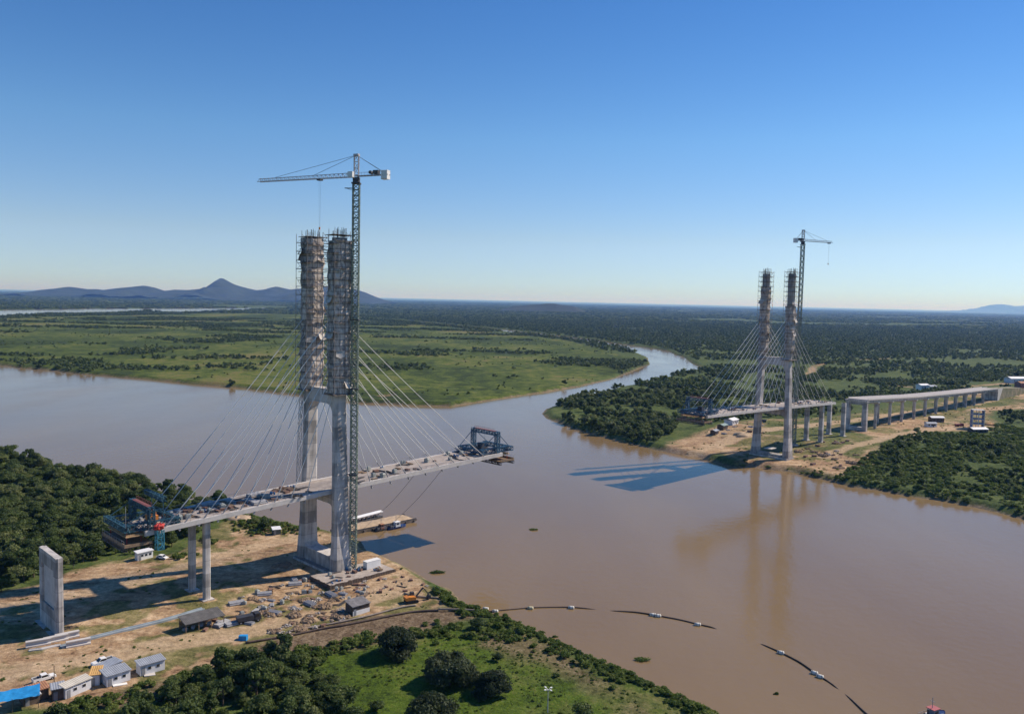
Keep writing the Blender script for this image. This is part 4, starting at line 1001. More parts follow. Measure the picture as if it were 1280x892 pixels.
# ground clutter
AR = [(poly([(335,735),(400,718),(470,722),(480,740),(400,762),(350,772),(300,770),(290,752)], 3), 130, (3, 0, 0, 1, 6, 4, 3, 2, 7), 'by the road below the near pylon'),
      (poly([(330,790),(400,765),(435,760),(430,775),(360,795)], 3), 44, (3, 3, 0, 6, 7, 3), 'between the dirt road and the red dirt strip'),
      (poly([(480,712),(540,735),(520,745),(470,735)], 3), 16, (3, 3, 1, 0, 6), 'on the point of land by the river'),
      (poly([(250,770),(300,765),(330,780),(240,795)], 3), 12, (0, 1, 6, 4), 'beside the long dark shed'),
      (poly([(0,700),(140,690),(160,710),(30,735)], 3), 0, (3, 7), 'at the wood edge'),
      (poly([(995,560),(1060,552),(1090,575),(1060,590),(1010,580)], 5), 30, (3, 0, 6, 7, 6), 'right of the foot of the far pylon'),
      (poly([(905,534),(960,532),(960,545),(900,552)], 5), 12, (0, 6, 3, 4), 'left of the foot of the far pylon')]
for P, n_, ks, nm in AR:
    bx = bounds(P); c = 0
    while c < n_:
        x, y = g.uniform(bx[0], bx[1]), g.uniform(bx[2], bx[3])
        if not inpoly(np.array([x]), np.array([y]), P)[0] or float(waterdist(np.array([x]), np.array([y]))[0]) < 2: continue
        k = g.choice(ks); heap(k, (x, y, hz(x, y)+.02), g.uniform(0, 3.14), g.uniform(.4, .95)*(1.6 if y > 450 else 1), 'lying '+nm, 'material '+nm); c += 1
# concrete beams at the foot of the lone wall pier
for i, (px, py) in enumerate(((48, 806), (70, 801), (84, 797), (98, 806))):
    p = gp(px, py); b = MB(); 
    b.prism([(-.7, 0), (.7, 0), (.7, .3), (.25, .5), (.25, 1.1), (.6, 1.35), (.6, 1.6), (-.6, 1.6), (-.6, 1.35), (-.25, 1.1), (-.25, .5), (-.7, .3)], -3, 3, 'x')
    o = b.build('concrete_beam', CONL); o.location = p; o.rotation_euler = (0, 0, .62+g.uniform(-.1, .1)); tag(o, 'short precast concrete beam lying at the foot of the lone wall pier', 'concrete beam', 'beams by the lone wall pier')

# --- sheds, cabins
def cabin(a, b_, h, wd, wall, roof, label, cat='cabin', name='site_cabin', open_=False, win=2, slope=.35, zg=3.2, door=True, posts=False, wallmat2=None):
    """a, b_: photo pixels of the camera-side eaves"""
    A = G(*a, zg+h); B = G(*b_, zg+h); A = Vector((*A, 0)); B = Vector((*B, 0)); d = B-A; Ln = d.length; d.normalize(); n_ = Vector((-d.y, d.x, 0))
    if n_.y < 0: n_ = -n_
    c = (A+B)/2+n_*wd/2; z = hz(c.x, c.y)-.05; rz = math.atan2(d.y, d.x); e = empty(name, (c.x, c.y, z), rz, label, cat)
    if not open_:
        w_ = MB(); w_.box((0, 0, h/2), (Ln-.3, wd-.3, h)); w_.build('wall', wall, e)
        if wallmat2 is not None:
            q = MB(); q.box((0, -wd/2+.13, h*.25), (Ln-.32, .06, h*.5)); q.build('lower_wall', wallmat2, e)
        for i in range(win):
            xx = -Ln/2+Ln*(i+1)/(win+1)+.3; q = MB(); q.box((xx, -wd/2+.12, h*.6), (.95, .08, .8)); f_ = q.build('window', WHITE if wall is not WHITE else GREYS, e); q = MB(); q.box((xx, -wd/2+.07, h*.6), (.78, .06, .64)); q.build('pane', GLASS, f_)
        if door:
            q = MB(); q.box((-Ln/2+.9, -wd/2+.12, 1.0), (.85, .09, 2.0)); q.build('door', mat('door_grey', (.25, .26, .28), .5), e)
    else:
        nn_ = max(2, int(Ln/3))
        for i in range(nn_+1):
            for sg in (-1, 1): q = MB(); q.bar((-Ln/2+.2+(Ln-.4)*i/nn_, sg*(wd/2-.2), 0), (-Ln/2+.2+(Ln-.4)*i/nn_, sg*(wd/2-.2), h-.05), .18); q.build('post', WOOD, e)
        q = MB(); q.box((0, wd/2-.3, h*.45), (Ln-.6, .12, h*.75)); q.build('back_wall', WOOD, e)
        q = MB()
        for i in range(5): q.box((-Ln/2+1+i*(Ln-2)/4, g.uniform(-.5, .8), .4), (1.2, .9, .8), g.uniform(0, 1))
        q.build('bench', GREYS, e)
    r_ = MB(); nr = max(6, int(Ln/.45)); y0, y1 = -wd/2-.2, wd/2+.2; k = 0
    up = []; 
    for i in range(nr*2+1):
        xx = -Ln/2-.15+(Ln+.3)*i/(nr*2); dz = .05 if i % 2 else -.02; up.append((xx, dz))
    ring0 = [(xx, y0, h+.06+dz) for xx, dz in up]+[(xx, y0, h-.02+dz-.05) for xx, dz in reversed(up)]
    ring1 = [(xx, y1, h+.06+slope+dz) for xx, dz in up]+[(xx, y1, h-.02+slope+dz-.05) for xx, dz in reversed(up)]
    r_.loft([ring0, ring1], cap=False); r_.build('roof', roof, e)
    return e
CAB = mat('cabin_wall', (.66, .67, .69), .6, .1, .6); ROOFG = mat('roof_grey', (.34, .36, .39), .5, .15, .5); ROOFC = mat('roof_cream', (.62, .57, .47), .6, .12, .5)
RUST = mat('roof_rust', (.40, .20, .11), .8, .25, .6); YEL = mat('roof_yellow_rust', (.55, .33, .12), .8, .25, .6); DARKR = mat('roof_dark', (.13, .125, .12), .8, .3, .5); PLANKW = mat('plank_wall', (.12, .09, .07), .9, .3, 1)
TARPB = mat('blue_tarp', (.03, .28, .60), .5, .2, .6)
cabin((81.6,859.5), (115,846), 2.7, 2.6, CAB, ROOFC, 'long white cabin with a cream roof, third from the blue tarp')
cabin((133,845.5), (164,836), 2.7, 4.2, CAB, ROOFG, 'white cabin with a flat grey roof standing in front of the other grey roofed cabin')
cabin((126,837), (153,825.5), 2.6, 3.0, CAB, mat('roof_blue_grey', (.30, .33, .38), .5), 'blue grey roofed white cabin half hidden behind the pickup and the grey roofed cabin')
cabin((175,832.5), (207,823.5), 2.7, 3.4, CAB, ROOFG, 'rightmost white cabin with a grey roof, apart from the row', door=True)
cabin((64,861), (81,857.5), 2.8, 3.0, PLANKW, ROOFG, 'small dark fronted hut with a grey roof between rust red and cream roofs', 'hut', 'hut', win=0)
cabin((28,868), (62,858), 2.7, 3.6, PLANKW, RUST, 'hut with a rust red sheet roof next to the blue tarp', 'hut', 'hut', win=1)
cabin((29,873), (51,866.5), 2.1, 1.6, PLANKW, mat('roof_pale', (.55, .56, .58), .5), 'pale lean-to roof in front of the rust red roofed hut', 'lean-to', 'hut', win=0)
cabin((111,843.5), (125,842), 2.8, 4.4, CAB, YEL, 'narrow hut with a rusty yellow roof', 'hut', 'hut', win=0)
cabin((172,691.5), (192,687), 2.8, 2.6, WHITE, WHITE, 'white site office with dark windows at the wood edge behind the bridge end', 'site office', win=3)
cabin((232,781), (281,768.5), 2.9, 5.2, PLANKW, DARKR, 'long open shed with a dark corrugated roof by the dirt road', 'shed', 'open_shed', open_=True, slope=.9)
cabin((441,757.5), (463,751.5), 2.9, 4.6, PLANKW, mat('roof_mid', (.20, .19, .19), .8, .3), 'small shed with grey roof and white cloth front near the river point', 'shed', 'shed', win=0, slope=.8, wallmat2=WHITE)
cabin((341,661.5), (351.5,660.5), 2.3, 3.6, mat('shed_green', (.10, .12, .11), .8), WHITE, 'little dark shed with a white roof on the sand behind the near pylon', 'shed', 'shed', win=0)
# blue tarp shelter
e = empty('tarp_shelter', gp(16, 885), .5, 'shelter under a sagging bright blue tarpaulin at the left edge', 'shelter'); b = MB(); k = 0; nx_, ny_ = 12, 8
for j in range(ny_+1):
    for i in range(nx_+1):
        u, v_ = i/nx_, j/ny_; b.v.append((-5.5+11*u, -2.2+4.4*v_, 3.0+.9*v_*(1-.5*(1-u))-.5*math.sin(math.pi*u)*math.sin(math.pi*v_)+.12*math.sin(i*2.1+j)))
for j in range(ny_):
    for i in range(nx_): b.f.append((j*(nx_+1)+i, j*(nx_+1)+i+1, (j+1)*(nx_+1)+i+1, (j+1)*(nx_+1)+i)); b.mi.append(0)
b.build('tarpaulin', TARPB, e, True)
for sx_ in (-5.2, 0, 5.2):
    for sy_ in (-2, 2): b = MB(); b.bar((sx_, sy_, -.2), (sx_, sy_, 3.2), .14); b.build('post', WOOD, e)
p = gp(304, 799); b = MB(); b.prism([(-1.1, -.8), (1.1, -.8), (1.3, .0), (1.1, .9), (-1, .8), (-1.3, .1)], 0, 1.2, 'z'); b.box((0, 0, 1.25), (2.0, 1.3, .12), .1); o = b.build('covered_tank', TARPB); o.location = p; tag(o, 'small heap under a bright blue cover below the dirt road', 'covered heap')
p = gp(97, 858)
b = MB(); b.box((0, 0, .12), (3.2, 1.2, .14), 0); b.box((0, 0, .03), (3.0, .9, .06)); o = b.build('roof_panel', WHITE); q_ = gp(150, 855.5); o.location = q_; o.rotation_euler = (0, .06, .6); tag(o, 'white sheet lying in the grass in front of the grey roofed cabin', 'sheet')
b = MB(); b.box((0, 0, .12), (2.6, 1.6, .14), 0); b.box((0, 0, .03), (2.4, 1.2, .06)); o = b.build('roof_panel', CONL); o.location = gp(187, 843); o.rotation_euler = (0, .06, .5); tag(o, 'pale slab lying in front of the rightmost cabin', 'slab')

# --- vehicles
def vehicle(kind, loc, rz, body, label, cat, name):
    e = empty(name, loc, rz, label, cat); b = MB()
    if kind == 'pickup':
        b.prism([(-2.6, .45), (-2.6, 1.0), (-1.0, 1.02), (-.95, 1.02), (1.25, 1.05), (2.35, .98), (2.6, .85), (2.62, .45)], -.9, .9, 'y')
        b.prism([(-.95, 1.0), (-.75, 1.72), (.55, 1.74), (1.3, 1.03)], -.8, .8, 'y')
        for sg in (-1, 1): b.box((-1.78, sg*.86, 1.12), (1.62, .08, .24))
        b.box((-2.57, 0, 1.12), (.08, 1.7, .24)); b.build('body', body, e)
        q = MB(); q.box((-1.75, 0, 1.03), (1.5, 1.6, .04)); q.build('bed', DARKS, e)
        q = MB(); q.prism([(.62, 1.62), (1.2, 1.1), (1.26, 1.1), (.68, 1.66)], -.7, .7, 'y')
        for sg in (-1, 1): q.prism([(-.8, 1.15), (-.68, 1.62), (.48, 1.64), (.98, 1.15)], sg*.8-.02, sg*.8+.02, 'y')
        q.prism([(-.98, 1.15), (-.82, 1.62), (-.78, 1.62), (-.94, 1.15)], -.65, .65, 'y'); q.build('windows', GLASS, e); wx = (-1.65, 1.65)
    elif kind == 'car':
        b.prism([(-2.1, .4), (-2.15, .9), (-1.5, .98), (1.1, .95), (2.0, .8), (2.1, .4)], -.85, .85, 'y'); b.prism([(-1.9, .94), (-1.3, 1.48), (.3, 1.5), (1.15, .93)], -.74, .74, 'y'); b.build('body', body, e)
        q = MB(); q.prism([(.36, 1.42), (1.02, .99), (1.08, .99), (.42, 1.46)], -.65, .65, 'y')
        for sg in (-1, 1): q.prism([(-1.6, 1.02), (-1.2, 1.42), (.25, 1.42), (.85, 1.02)], sg*.74-.02, sg*.74+.02, 'y')
        q.build('windows', GLASS, e); wx = (-1.35, 1.35)
    else:
        b.prism([(1.6, .6), (1.6, 2.6), (3.0, 2.6), (3.4, 1.6), (3.45, .6)], -1.15, 1.15, 'y'); b.box((-.9, 0, .8), (4.8, 2.0, .3)); b.prism([(-3.4, 1.0), (-3.6, 2.2), (1.3, 2.2), (1.3, 1.0)], -1.2, 1.2, 'y'); b.build('body', body, e)
        q = MB(); q.prism([(3.06, 2.4), (3.38, 1.7), (3.44, 1.7), (3.12, 2.44)], -1, 1, 'y')
        for sg in (-1, 1): q.box((2.4, sg*1.16, 2.0), (.9, .04, .7))
        q.build('windows', GLASS, e); wx = (-2.6, -1.4, 2.5)
    wr = .38 if kind != 'truck' else .52
    for x_ in wx:
        for sg in (-1, 1):
            q = MB(); yy = sg*(.82 if kind != 'truck' else 1.02); q.tube([(x_, yy-.12, wr), (x_, yy+.12, wr)], wr, 14); wo_ = q.build('wheel', RUBBER, e); q = MB(); q.tube([(x_, yy-.13, wr), (x_, yy+.13, wr)], wr*.5, 10); q.build('rim', GREYS, wo_)
    if kind != 'truck':
        for sg in (-1, 1):
            fx = 2.6 if kind == 'pickup' else 2.06; q = MB(); q.box((fx, sg*.62, .74), (.08, .34, .16)); q.build('headlight', mat('lamp_glass', (.8, .8, .75), .2), e)
    return e
A1 = math.atan2(*(G(67, 843, 3)-G(43, 850, 3))[::-1])
vehicle('pickup', gp(55, 850), A1, WHITE, 'white pickup truck parked behind the rust red roofed hut', 'pickup truck', 'pickup_truck')
vehicle('pickup', gp(128, 829.5), A1+math.pi, WHITE, 'white pickup truck parked behind the blue grey roofed cabin', 'pickup truck', 'pickup_truck')
vehicle('car', gp(203, 698), -.35, WHITE, 'white car parked beside the white site office', 'car', 'parked_car')
vehicle('truck', gp(311, 777), .6, mat('dark_truck', (.05, .05, .055), .5, .2), 'dark tipper truck on the dirt road by the long shed', 'truck', 'tipper_truck')
vehicle('truck', gp(952, 527.5, 6), 2.9, mat('dark_truck', (.05, .05, .055), .5, .2), 'dark truck on the dirt road below the far deck', 'truck', 'tipper_truck')
vehicle('truck', gp(1199, 533, 7), .2, mat('maroon', (.2, .05, .04), .5, .2), 'dark red truck in the yard beside the four storey tower', 'truck', 'tipper_truck')
# excavator
e = empty('excavator', gp(514, 752), .5, 'dark excavator with an orange lower body on the dirt at the river point', 'excavator')
for sg in (-1, 1): b = MB(); b.prism([(-2, .2), (-1.7, 0), (1.7, 0), (2, .2), (2, .6), (1.7, .85), (-1.7, .85), (-2, .6)], sg*1.2-.3, sg*1.2+.3, 'y'); b.build('track', RUBBER, e)
b = MB(); b.prism([(-2.2, 1.), (1.2, 1.), (1.2, 1.9), (-1.0, 2.1), (-2.2, 1.9)], -1.3, 1.3, 'y'); b.build('body', ORANGE, e)
b = MB(); b.prism([(-.2, 1.9), (1.2, 1.9), (1.1, 3.0), (0, 3.05)], .3, 1.3, 'y'); b.build('cab', DARKS, e)
b = MB(); b.prism([(1., 1.4), (1.3, 1.2), (4.0, 4.0), (3.8, 4.4)], -.4, 0, 'y'); b.prism([(3.7, 4.3), (4.1, 4.2), (6.2, 1.6), (5.9, 1.5)], -.38, -.02, 'y'); b.build('boom', DARKS, e)
b = MB(); b.prism([(5.7, 1.7), (6.5, 1.5), (6.4, .5), (5.6, .3), (5.3, .9)], -.8, .4, 'y'); b.build('bucket', DARKS, e)

# --- long pale strip beside the road, pipes
def ribbon(name, pxs, w_, h, m_, zoff=.05):
    pts = [gp(*q) for q in pxs]; b = MB(); rings = []
    for i, p in enumerate(pts):
        d = (pts[min(i+1, len(pts)-1)]-pts[max(i-1, 0)]); d.z = 0; d.normalize(); n_ = Vector((-d.y, d.x, 0))*w_/2
        rings.append([p-n_+Vector((0, 0, zoff-.4)), p+n_+Vector((0, 0, zoff-.4)), p+n_+Vector((0, 0, zoff+h)), p+n_*.7+Vector((0, 0, zoff+h)), p+n_*.66+Vector((0, 0, zoff+h*.4)), p-n_*.66+Vector((0, 0, zoff+h*.4)), p-n_*.7+Vector((0, 0, zoff+h)), p-n_+Vector((0, 0, zoff+h))])
    b.loft(rings); return b.build(name, m_)
tag(ribbon('drain_channel', [(76, 809), (110, 799), (150, 789), (200, 777), (228, 769), (254, 761)], 1.7, .45, mat('blue_grey', (.30, .35, .38), .6, .15, .3)), 'long straight blue grey channel running beside the dirt road', 'channel')
tag(ribbon('concrete_kerb', [(36, 813), (52, 811), (70, 807), (76, 806)], 1.2, .25, CONL), 'low pale concrete kerb below the lone wall pier', 'kerb')
PIPEM = mat('rusty_pipe', (.10, .07, .055), .7, .35, .6); PIPEL = mat('worn_pipe', (.27, .22, .18), .7, .3, .6)
def pipe(pxs, r_, m_, label, z0=None, dz=.35):
    P_ = []
    for q in pxs:
        if z0 is None: v = gp(*q); v.z = max(v.z, 0)+dz
        else: v = Vector((*G(q[0], q[1], 0), q[2] if len(q) > 2 else z0))
        P_.append(v)
    # smooth
    out = []
    for i in range(len(P_)-1):
        a, b_, c, d = P_[max(i-1, 0)], P_[i], P_[i+1], P_[min(i+2, len(P_)-1)]
        for k in range(6):
            t = k/6; out.append(.5*((2*b_)+(c-a)*t+(2*a-5*b_+4*c-d)*t*t+(3*b_-a-3*c+d)*t**3))
    out.append(P_[-1]); b = MB(); b.tube(out, r_, 8); return tag(b.build('dredge_pipe', m_, None, True), label, 'pipe')
pipe([(307,804),(345,798),(372,793),(400,787),(430,782),(470,774),(500,768),(520,765),(548,763.5)], .33, PIPEM, 'dark pipe lying along the top of the red dirt strip')
pipe([(360,790),(400,783),(440,775),(470,768),(500,760),(520,757)], .28, PIPEL, 'second pale worn pipe running above the dark pipe on the slope')
pipe([(505,742),(520,746),(548,748)], .3, PIPEL, 'short rusty pipe beside the excavator')
pipe([(548,763.5),(575,764),(600,765.5)], .33, PIPEL, 'worn pipe crossing the bank between the land pipe and the water', dz=.7)
pipe([(602,765.5,.4),(619,763.5,.15),(645,761,.1),(663,759.6,.15),(690,758.8,.1),(714,759,.15),(735,760.5,.05),(755,762,-.5)], .24, PIPEM, 'dark floating pipe from the near bank out into the river', z0=.1)
pipe([(755,762,-.5),(771,763.5,.05),(795,765.3,.2),(818,768.8,.2),(850,774.6,.15),(872,780,.15),(890,784,.1),(900,787,-.5)], .24, PIPEM, 'middle floating pipe curving across the brown water', z0=.1)
pipe([(948,803,-.5),(955,806,.02),(976,815.5,.15),(1000,828,.2),(1020,842,.2),(1036,852,.1),(1045,858.5,0),(1052,863,-.5)], .24, PIPEM, 'floating pipe at the lower right with the paired floats', z0=.1)
pipe([(1052,863,-.5),(1062,872,.02),(1083,892,.2),(1100,907,.2)], .24, PIPEM, 'last length of floating pipe running off the bottom edge', z0=.1)
FL = mat('float_cream', (.66, .60, .38), .6, .15, .6); FLW = mat('float_white', (.7, .68, .6), .6, .12, .6)
for px, py, m_, lb in ((607, 760.5, FLW, 'pale float nearest the bank on the floating pipe'), (619, 763.5, FLW, 'white float, second from the bank'), (663, 759.6, FL, 'yellowish round float, third from the bank'), (714, 759, FLW, 'white float where the first pipe sinks'),
    (816, 768, FLW, 'left one of the paired floats on the middle pipe'), (822.5, 769.3, FLW, 'right one of the paired floats on the middle pipe'), (872, 780, FLW, 'single white float near the end of the middle pipe'),
    (976, 815.2, FLW, 'small white float at the start of the lower right pipe'), (1018, 840.5, FLW, 'upper one of the two long floats on the lower right pipe'), (1025, 845, FLW, 'lower one of the two long floats on the lower right pipe')):
    p = G(px, py, .3); e = empty('pipe_float', (p[0], p[1], 0), -.6 if px > 900 else -.1, lb, 'float', 'floats on the dredge pipe'); b = MB()
    b.tube([(-1.0, 0, .35), (-.85, 0, .35), (-.8, 0, .35), (.8, 0, .35), (.85, 0, .35), (1.0, 0, .35)], [.2, .46, .54, .54, .46, .2], 14); b.build('drum', m_, e, True)
    b = MB(); 
    for xx in (-.55, .55): b.tube([(xx-.06, 0, .35), (xx+.06, 0, .35)], .57, 14)
    b.build('band', PIPEM, e)

# --- boats
sandm = mat('barge_sand', (.44, .33, .22), .95, .2, .3)
a0 = Vector((*G(420, 668, 0), 0)); a1 = Vector((*G(514, 649, 0), 0)); d = a1-a0; e = empty('sand_barge', (a0+a1)/2, math.atan2(d.y, d.x), 'long flat barge loaded with sand moored beside the near pylon', 'barge'); Ln = d.length; hb = 4.6
b = MB(); b.prism([(-Ln/2, -.5), (Ln/2-3, -.5), (Ln/2, .9), (Ln/2, 1.3), (-Ln/2, 1.3)], -hb, hb, 'y'); b.build('hull', mat('hull_rust', (.16, .13, .11), .8, .3, .5), e)
b = MB(); nx_, ny_ = 40, 8
for j in range(ny_+1):
    for i in range(nx_+1):
        u, v_ = i/nx_, j/ny_; ed = min(1, min(u, 1-u)*14)*min(1, min(v_, 1-v_)*5); b.v.append((-Ln/2+.8+(Ln-2)*u, -hb+.5+(2*hb-1)*v_, 1.31+ed*(1.0+.5*float(vnoise(np.array([i*.5]), np.array([j*.9]), 5)[0]))))
for j in range(ny_):
    for i in range(nx_): b.f.append((j*(nx_+1)+i, j*(nx_+1)+i+1, (j+1)*(nx_+1)+i+1, (j+1)*(nx_+1)+i)); b.mi.append(0)
b.build('sand_load', sandm, e, True)
b = MB()
for sg in (-1, 1):
    b.box((0, sg*(hb-.1), 1.55), (Ln-1, .16, .5))
    for i in range(9): b.tube([(-Ln/2+2+i*(Ln-4)/8, sg*(hb+.12), .3), (-Ln/2+2+i*(Ln-4)/8, sg*(hb+.12), 1.1)], .25, 8)
b.build('bulwark', DARKS, e)
def boat(label, px, py, rz, Ln, wd, hullm, cabm, name, cat, roofm=WHITE, open_=False):
    p = G(px, py, 0); e = empty(name, (p[0], p[1], 0), rz, label, cat); b = MB(); rings = []
    for u in np.linspace(0, 1, 13):
        k = (1-max(0, (u-.6)/.4)**2.2)*(.82+.18*min(1, u*6)); hh = .9+.5*max(0, u-.6)**1.2*2; xx = -Ln/2+Ln*u; w_ = wd/2*max(k, .03)
        rings.append([(xx, -w_, hh), (xx, -w_*.7, -.4), (xx, w_*.7, -.4), (xx, w_, hh), (xx, w_*.85, hh-.15), (xx, -w_*.85, hh-.15)])
    b.loft(rings); b.build('hull', hullm, e)
    b = MB(); b.prism([(-Ln*.12, .7), (-Ln*.1, 2.7), (Ln*.10, 2.7), (Ln*.16, .7)], -wd*.27, wd*.27, 'y'); c_ = b.build('wheelhouse', cabm, e)
    b = MB(); b.prism([(Ln*.112, 2.4), (Ln*.142, 1.6), (Ln*.15, 1.6), (Ln*.12, 2.44)], -wd*.22, wd*.22, 'y')
    for sg in (-1, 1): b.box((0, sg*wd*.272, 2.0), (Ln*.15, .04, .6))
    b.build('window', GLASS, c_); b = MB(); b.box((0, 0, 2.8), (Ln*.28, wd*.66, .14)); b.build('wheelhouse_roof', roofm, c_)
    b = MB(); b.bar((-Ln*.05, 0, 2.8), (-Ln*.05, 0, 5.6), .12); b.bar((-Ln*.05, -.8, 4.6), (-Ln*.05, .8, 4.6), .08); b.build('mast', GREYS, e)
    b = MB()
    for sg in (-1, 1):
        for i in range(6): xx = -Ln*.42+i*Ln*.13; b.bar((xx, sg*wd*.42, .9), (xx, sg*wd*.42, 1.7), .07)
        b.bar((-Ln*.42, sg*wd*.42, 1.7), (Ln*.23, sg*wd*.42, 1.7), .07)
    b.build('guard_rail', GREYS, e)
    b = MB(); b.box((-Ln*.32, 0, 1.2), (Ln*.18, wd*.5, .9)); b.tube([(-Ln*.22, 0, 1), (-Ln*.22, 0, 2.9)], .28, 10); b.build('engine_housing', DARKS, e)
    return e
NAVY = mat('hull_navy', (.02, .05, .16), .4, .2, .8)
boat('blue tug boat with white wheelhouse alongside the sand barge', 496, 659.5, math.atan2(d.y, d.x), 9.5, 3.4, NAVY, WHITE, 'tug_boat', 'tug boat')
boat('small dark workboat with rusty engine housing behind the blue tug', 477, 662.5, math.atan2(d.y, d.x)+.05, 6.5, 2.8, DARKS, mat('rust_red', (.25, .1, .07), .7), 'workboat', 'workboat', RUST)
boat('small dark boat with a red roof cut off by the bottom edge at the right', 1166, 898, .5, 9, 3.4, NAVY, mat('boat_grey', (.25, .28, .33), .5), 'motor_boat', 'boat', mat('roof_pink', (.42, .12, .12), .6, .2))
a0 = Vector((*G(440, 655, 0), 0)); a1 = Vector((*G(476, 645.5, 0), 0)); d2 = a1-a0; e = empty('covered_pontoon', (a0+a1)/2, math.atan2(d2.y, d2.x), 'narrow pontoon under a long white roof beyond the sand barge', 'pontoon'); Ln = d2.length
b = MB(); b.prism([(-Ln/2, -.3), (Ln/2-.5, -.3), (Ln/2, .6), (-Ln/2, .6)], -1.5, 1.5, 'y'); b.build('hull', DARKS, e)
b = MB(); b.prism([(-1.6, 2.7), (0, 3.1), (1.6, 2.7), (1.6, 2.6), (0, 3.0), (-1.6, 2.6)], -Ln/2, Ln/2, 'x'); b.build('roof', WHITE, e)
for i in range(8):
    b = MB()
    for sg in (-1, 1): b.bar((-Ln/2+.4+(Ln-.8)*i/7, sg*1.35, .6), (-Ln/2+.4+(Ln-.8)*i/7, sg*1.35, 2.65), .12)
    b.build('post_pair', GREYS, e)
b = MB()
for i in range(6): b.box((-Ln/2+1.2+i*(Ln-2)/6, random.uniform(-.4, .4), 1), (1.1, .9, .8))
b.build('cargo', WOOD, e)
# mooring ropes from the deck
for (s_, px, py, lb) in ((34, 467, 647, 'left'), (48, 494, 650, 'right')):
    p = BW(s_, 8.3); q = G(px, py, 1.4); b = MB(); P0 = Vector((p[0], p[1], deckz(s_)-1.5)); P1 = Vector((q[0], q[1], 1.4))
    b.tube([P0.lerp(P1, k/8)-Vector((0, 0, 1.2*math.sin(math.pi*k/8))) for k in range(9)], .07, 5); tag(b.build('hanging_hose', DARKS), '%s one of two long dark hoses hanging from the near deck to the barge' % lb, 'hose')
# floating water plants
for px, py, r_, lb in ((547, 715.5, 2.6, 'raft of floating water plants near the river point'), (667, 662, 1.7, 'tiny dark raft of water plants right of the barge'), (803, 825, 2.5, 'raft of floating water plants below the middle pipe'), (545, 714, .0, ''), (693, 795.5, .9, 'speck of water plants close to the shrubby bank'), (970, 867, .7, 'tiny speck of water plants at the lower right')):
    if r_ == 0: continue
    p = G(px, py, 0); m_ = crown_mesh('water_plants', int(px), r_, .7, 10, 60, .2, LEAFB, .4, 0); o = bpy.data.objects.new('water_plants', m_); col.objects.link(o); o.location = (p[0], p[1], -.1); o.scale = (1.2, .8, 1); tag(o, lb, 'water plants')
# lamp post in the meadow
p = gp(684.5, 890); e = empty('lamp_post', p, 0, 'tall pale pole with four lamp arms standing in the foreground meadow', 'lamp post'); b = MB(); b.tube([(0, 0, -.2), (0, 0, 5.6)], [.13, .07], 8); b.build('pole', PALES, e)
for k in range(4):
    t = k*math.pi/2+.7; b = MB(); b.bar((0, 0, 5.5), (math.cos(t)*.75, math.sin(t)*.75, 5.8), .08); b.box((math.cos(t)*.95, math.sin(t)*.95, 5.8), (.55, .35, .14), t); b.build('lamp_head', WHITE, e)
p = gp(68, 857); b = MB(); b.tube([(0, 0, -.3), (0, 0, 5.2)], [.12, .08], 6); b.bar((0, -.5, 4.8), (0, .5, 4.8), .08); o = b.build('utility_pole', WOOD); o.location = p; tag(o, 'thin wooden pole standing beside the white pickup by the huts', 'pole')

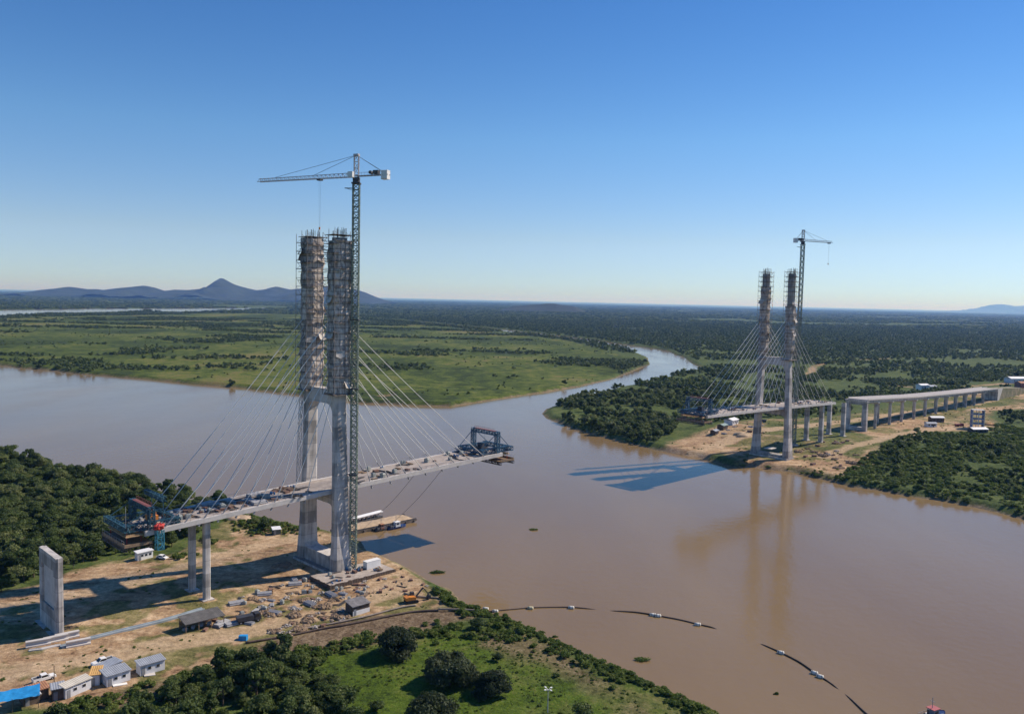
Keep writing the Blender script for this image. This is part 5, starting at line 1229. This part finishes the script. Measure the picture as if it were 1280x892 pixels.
# --- far side buildings
p = gp(1221, 535, 7); e = empty('frame_tower', p, -.25, 'pale four storey frame tower in the yard below the viaduct', 'tower')
for k in range(4):
    z = k*3.7
    b = MB(); b.box((0, 0, z+3.55), (8.8, 6.4, .3)); b.build('floor_slab', CONL, e)
    b = MB()
    for i in (-1, 0, 1):
        for j in (-1, 1): b.box((i*4.1, j*2.9, z+1.7), (.5, .5, 3.4))
    b.build('columns', CONL, e)
    b = MB()
    for i in (-1, 1): b.box((i*2.05, -2.95, z+.6), (3.6, .15, 1.2)); b.box((i*4.2, 0, z+1.7), (.15, 5.3, 3.3))
    b.build('infill_wall', mat('blue_panel', (.14, .18, .32), .6, .2), e)
for (px, py, Ln, wd, h, rz, rm, wm_, lb) in ((914, 530, 11, 7, 4, .9, WHITE, CAB, 'white roofed shed on the bank behind the far deck'), (903, 536, 8, 5, 3.5, .9, mat('roof_teal', (.22, .30, .28), .6), PLANKW, 'grey green roofed shed on the bank behind the far deck'),
   (1170, 527, 11, 5, 4, .1, WHITE, PLANKW, 'open white roofed shelter left of the yard'), (1163, 533, 8, 4, 3, .1, ROOFG, CAB, 'low grey shed in front of the white roofed shelter'), (1222, 540, 13, 6, 3, .2, WHITE, DARKS, 'low building with a bright white roof in front of the frame tower'),
   (1153, 487, 12, 8, 6, .3, WHITE, WHITE, 'white house beyond the viaduct, left one of two'), (1164, 487.5, 9, 7, 5, .3, ROOFG, WHITE, 'white house beyond the viaduct, right one of two'), (1270, 478, 26, 12, 6, .2, WHITE, CAB, 'long pale roofed building at the right edge beyond the viaduct'),
   (1277, 484, 12, 10, 6, .2, RUST, mat('brick', (.26, .13, .1), .9, .2), 'brick building at the right edge'), (944, 574.5, 7, 5, .4, .8, WHITE, CONL, 'white slab lying between the legs of the far pylon'), (893, 541, 6, 4, 3, .9, ROOFG, PLANKW, 'small hut at the wood edge on the far bank')):
    p = gp(px, py, 7); e = empty('building', p, rz, lb, 'building' if h > 1 else 'slab')
    if h < 1: e.name = 'slab'; e.location.z += 5.0; e.location.xy = BW(SPAN, -1); e.rotation_euler = (0, 0, SG)
    b = MB(); b.box((0, 0, h/2-.2), (Ln, wd, h)); b.build('wall', wm_, e)
    if h > 1:
        b = MB(); b.prism([(-wd/2-.5, h-.25), (0, h+wd*.16), (wd/2+.5, h-.25), (wd/2+.5, h-.45), (0, h+wd*.16-.25), (-wd/2-.5, h-.45)], -Ln/2-.5, Ln/2+.5, 'x'); b.build('roof', rm, e)
        for i in range(3):
            b = MB(); b.box((-Ln*.3+i*Ln*.3, -wd/2-.02, h*.5), (1.3, .1, 1.2)); b.build('window', GLASS, e)
        b = MB(); b.box((Ln*.15, -wd/2-.03, 1.0), (1.1, .1, 2.2)); b.build('door', DARKS, e)
for (px, py, r_, m_, lb) in ((1240, 531, 6, mat('orange_sand', (.52, .30, .14), .95, .15, .3), 'orange sand heap beside the frame tower'), (300, 648, 5, sandm, 'sand heap on the bank left of the lone tree behind the near deck'), (352, 706, 3.5, mat('soil', (.24, .17, .11), .95), 'brown soil heap below the near pylon foot'), (930, 545, 6, sandm, 'reddish sand heap left of the far pylon foot')):
    p = gp(px, py, 4); b = MB()
    for k in range(5): b.blob((random.uniform(-r_*.5, r_*.5), random.uniform(-r_*.4, r_*.4), -.3), (r_*random.uniform(.5, .8), r_*random.uniform(.4, .7), r_*random.uniform(.25, .42)), k+int(px), 10, .05)
    o = b.build('sand_heap', m_, None, True); o.location = p; tag(o, lb, 'sand heap')
# tower foot: site platform with retaining edge and a white container
x, y = BW(1, 13); e = empty('foundation_slab', (x, y, hz(x, y)), SG, 'broad concrete foundation slab with rusty formwork edges at the near pylon foot', 'foundation')
b = MB(); b.box((0, -4, .2), (26, 13, 2.0)); b.build('slab', DECKT, e)
b = MB()
for k in range(26): b.box((-13+k*1.04, -10.62, .3), (.9, .16, 1.9+random.uniform(-.3, .5)), random.uniform(-.05, .05))
for k in range(12): b.box((-13.1, -10+k*1.08, .3), (.16, .9, 1.9+random.uniform(-.3, .4)))
b.build('edge_formwork', PLANKW, e)
b = MB(); b.box((0, 0, 1.3), (5.8, 2.4, 2.6)); b.box((0, 0, 2.64), (6, 2.5, .1)); 
p = BW(9, 17); o = b.build('container', WHITE); o.location = (p[0], p[1], hz(*p)+1.2); o.rotation_euler = (0, 0, SG); tag(o, 'white container standing on the foundation slab beside the near crane', 'container')
for i in range(24):
    p = BW(g.uniform(-11, 12), g.uniform(13.5, 22)); heap(g.choice((0, 1, 6, 2, 5)), (p[0], p[1], hz(*p)+1.25), g.uniform(0, 3), g.uniform(.5, .9), 'lying on the foundation slab of the near pylon', 'material on the foundation slab')

# ------------------------------------------------------------------ haze
hzb = MB(); hzb.box((0, 0, 223), (330000, 330000, 456)); 
hm = bpy.data.materials.new('haze'); hm.use_nodes = True; n = hm.node_tree; n.nodes.clear(); o_ = n.nodes.new('ShaderNodeOutputMaterial'); pv = n.nodes.new('ShaderNodeVolumePrincipled')
pv.inputs['Color'].default_value = (.20, .42, 1, 1); pv.inputs['Absorption Color'].default_value = (1, 1, 1, 1); pv.inputs['Density'].default_value = 3.8e-5; pv.inputs['Anisotropy'].default_value = .2
n.links.new(pv.outputs[0], o_.inputs['Volume'])
ho = hzb.build('haze', hm); tag(ho, 'faint blue haze over the plain', 'haze', kind='stuff')
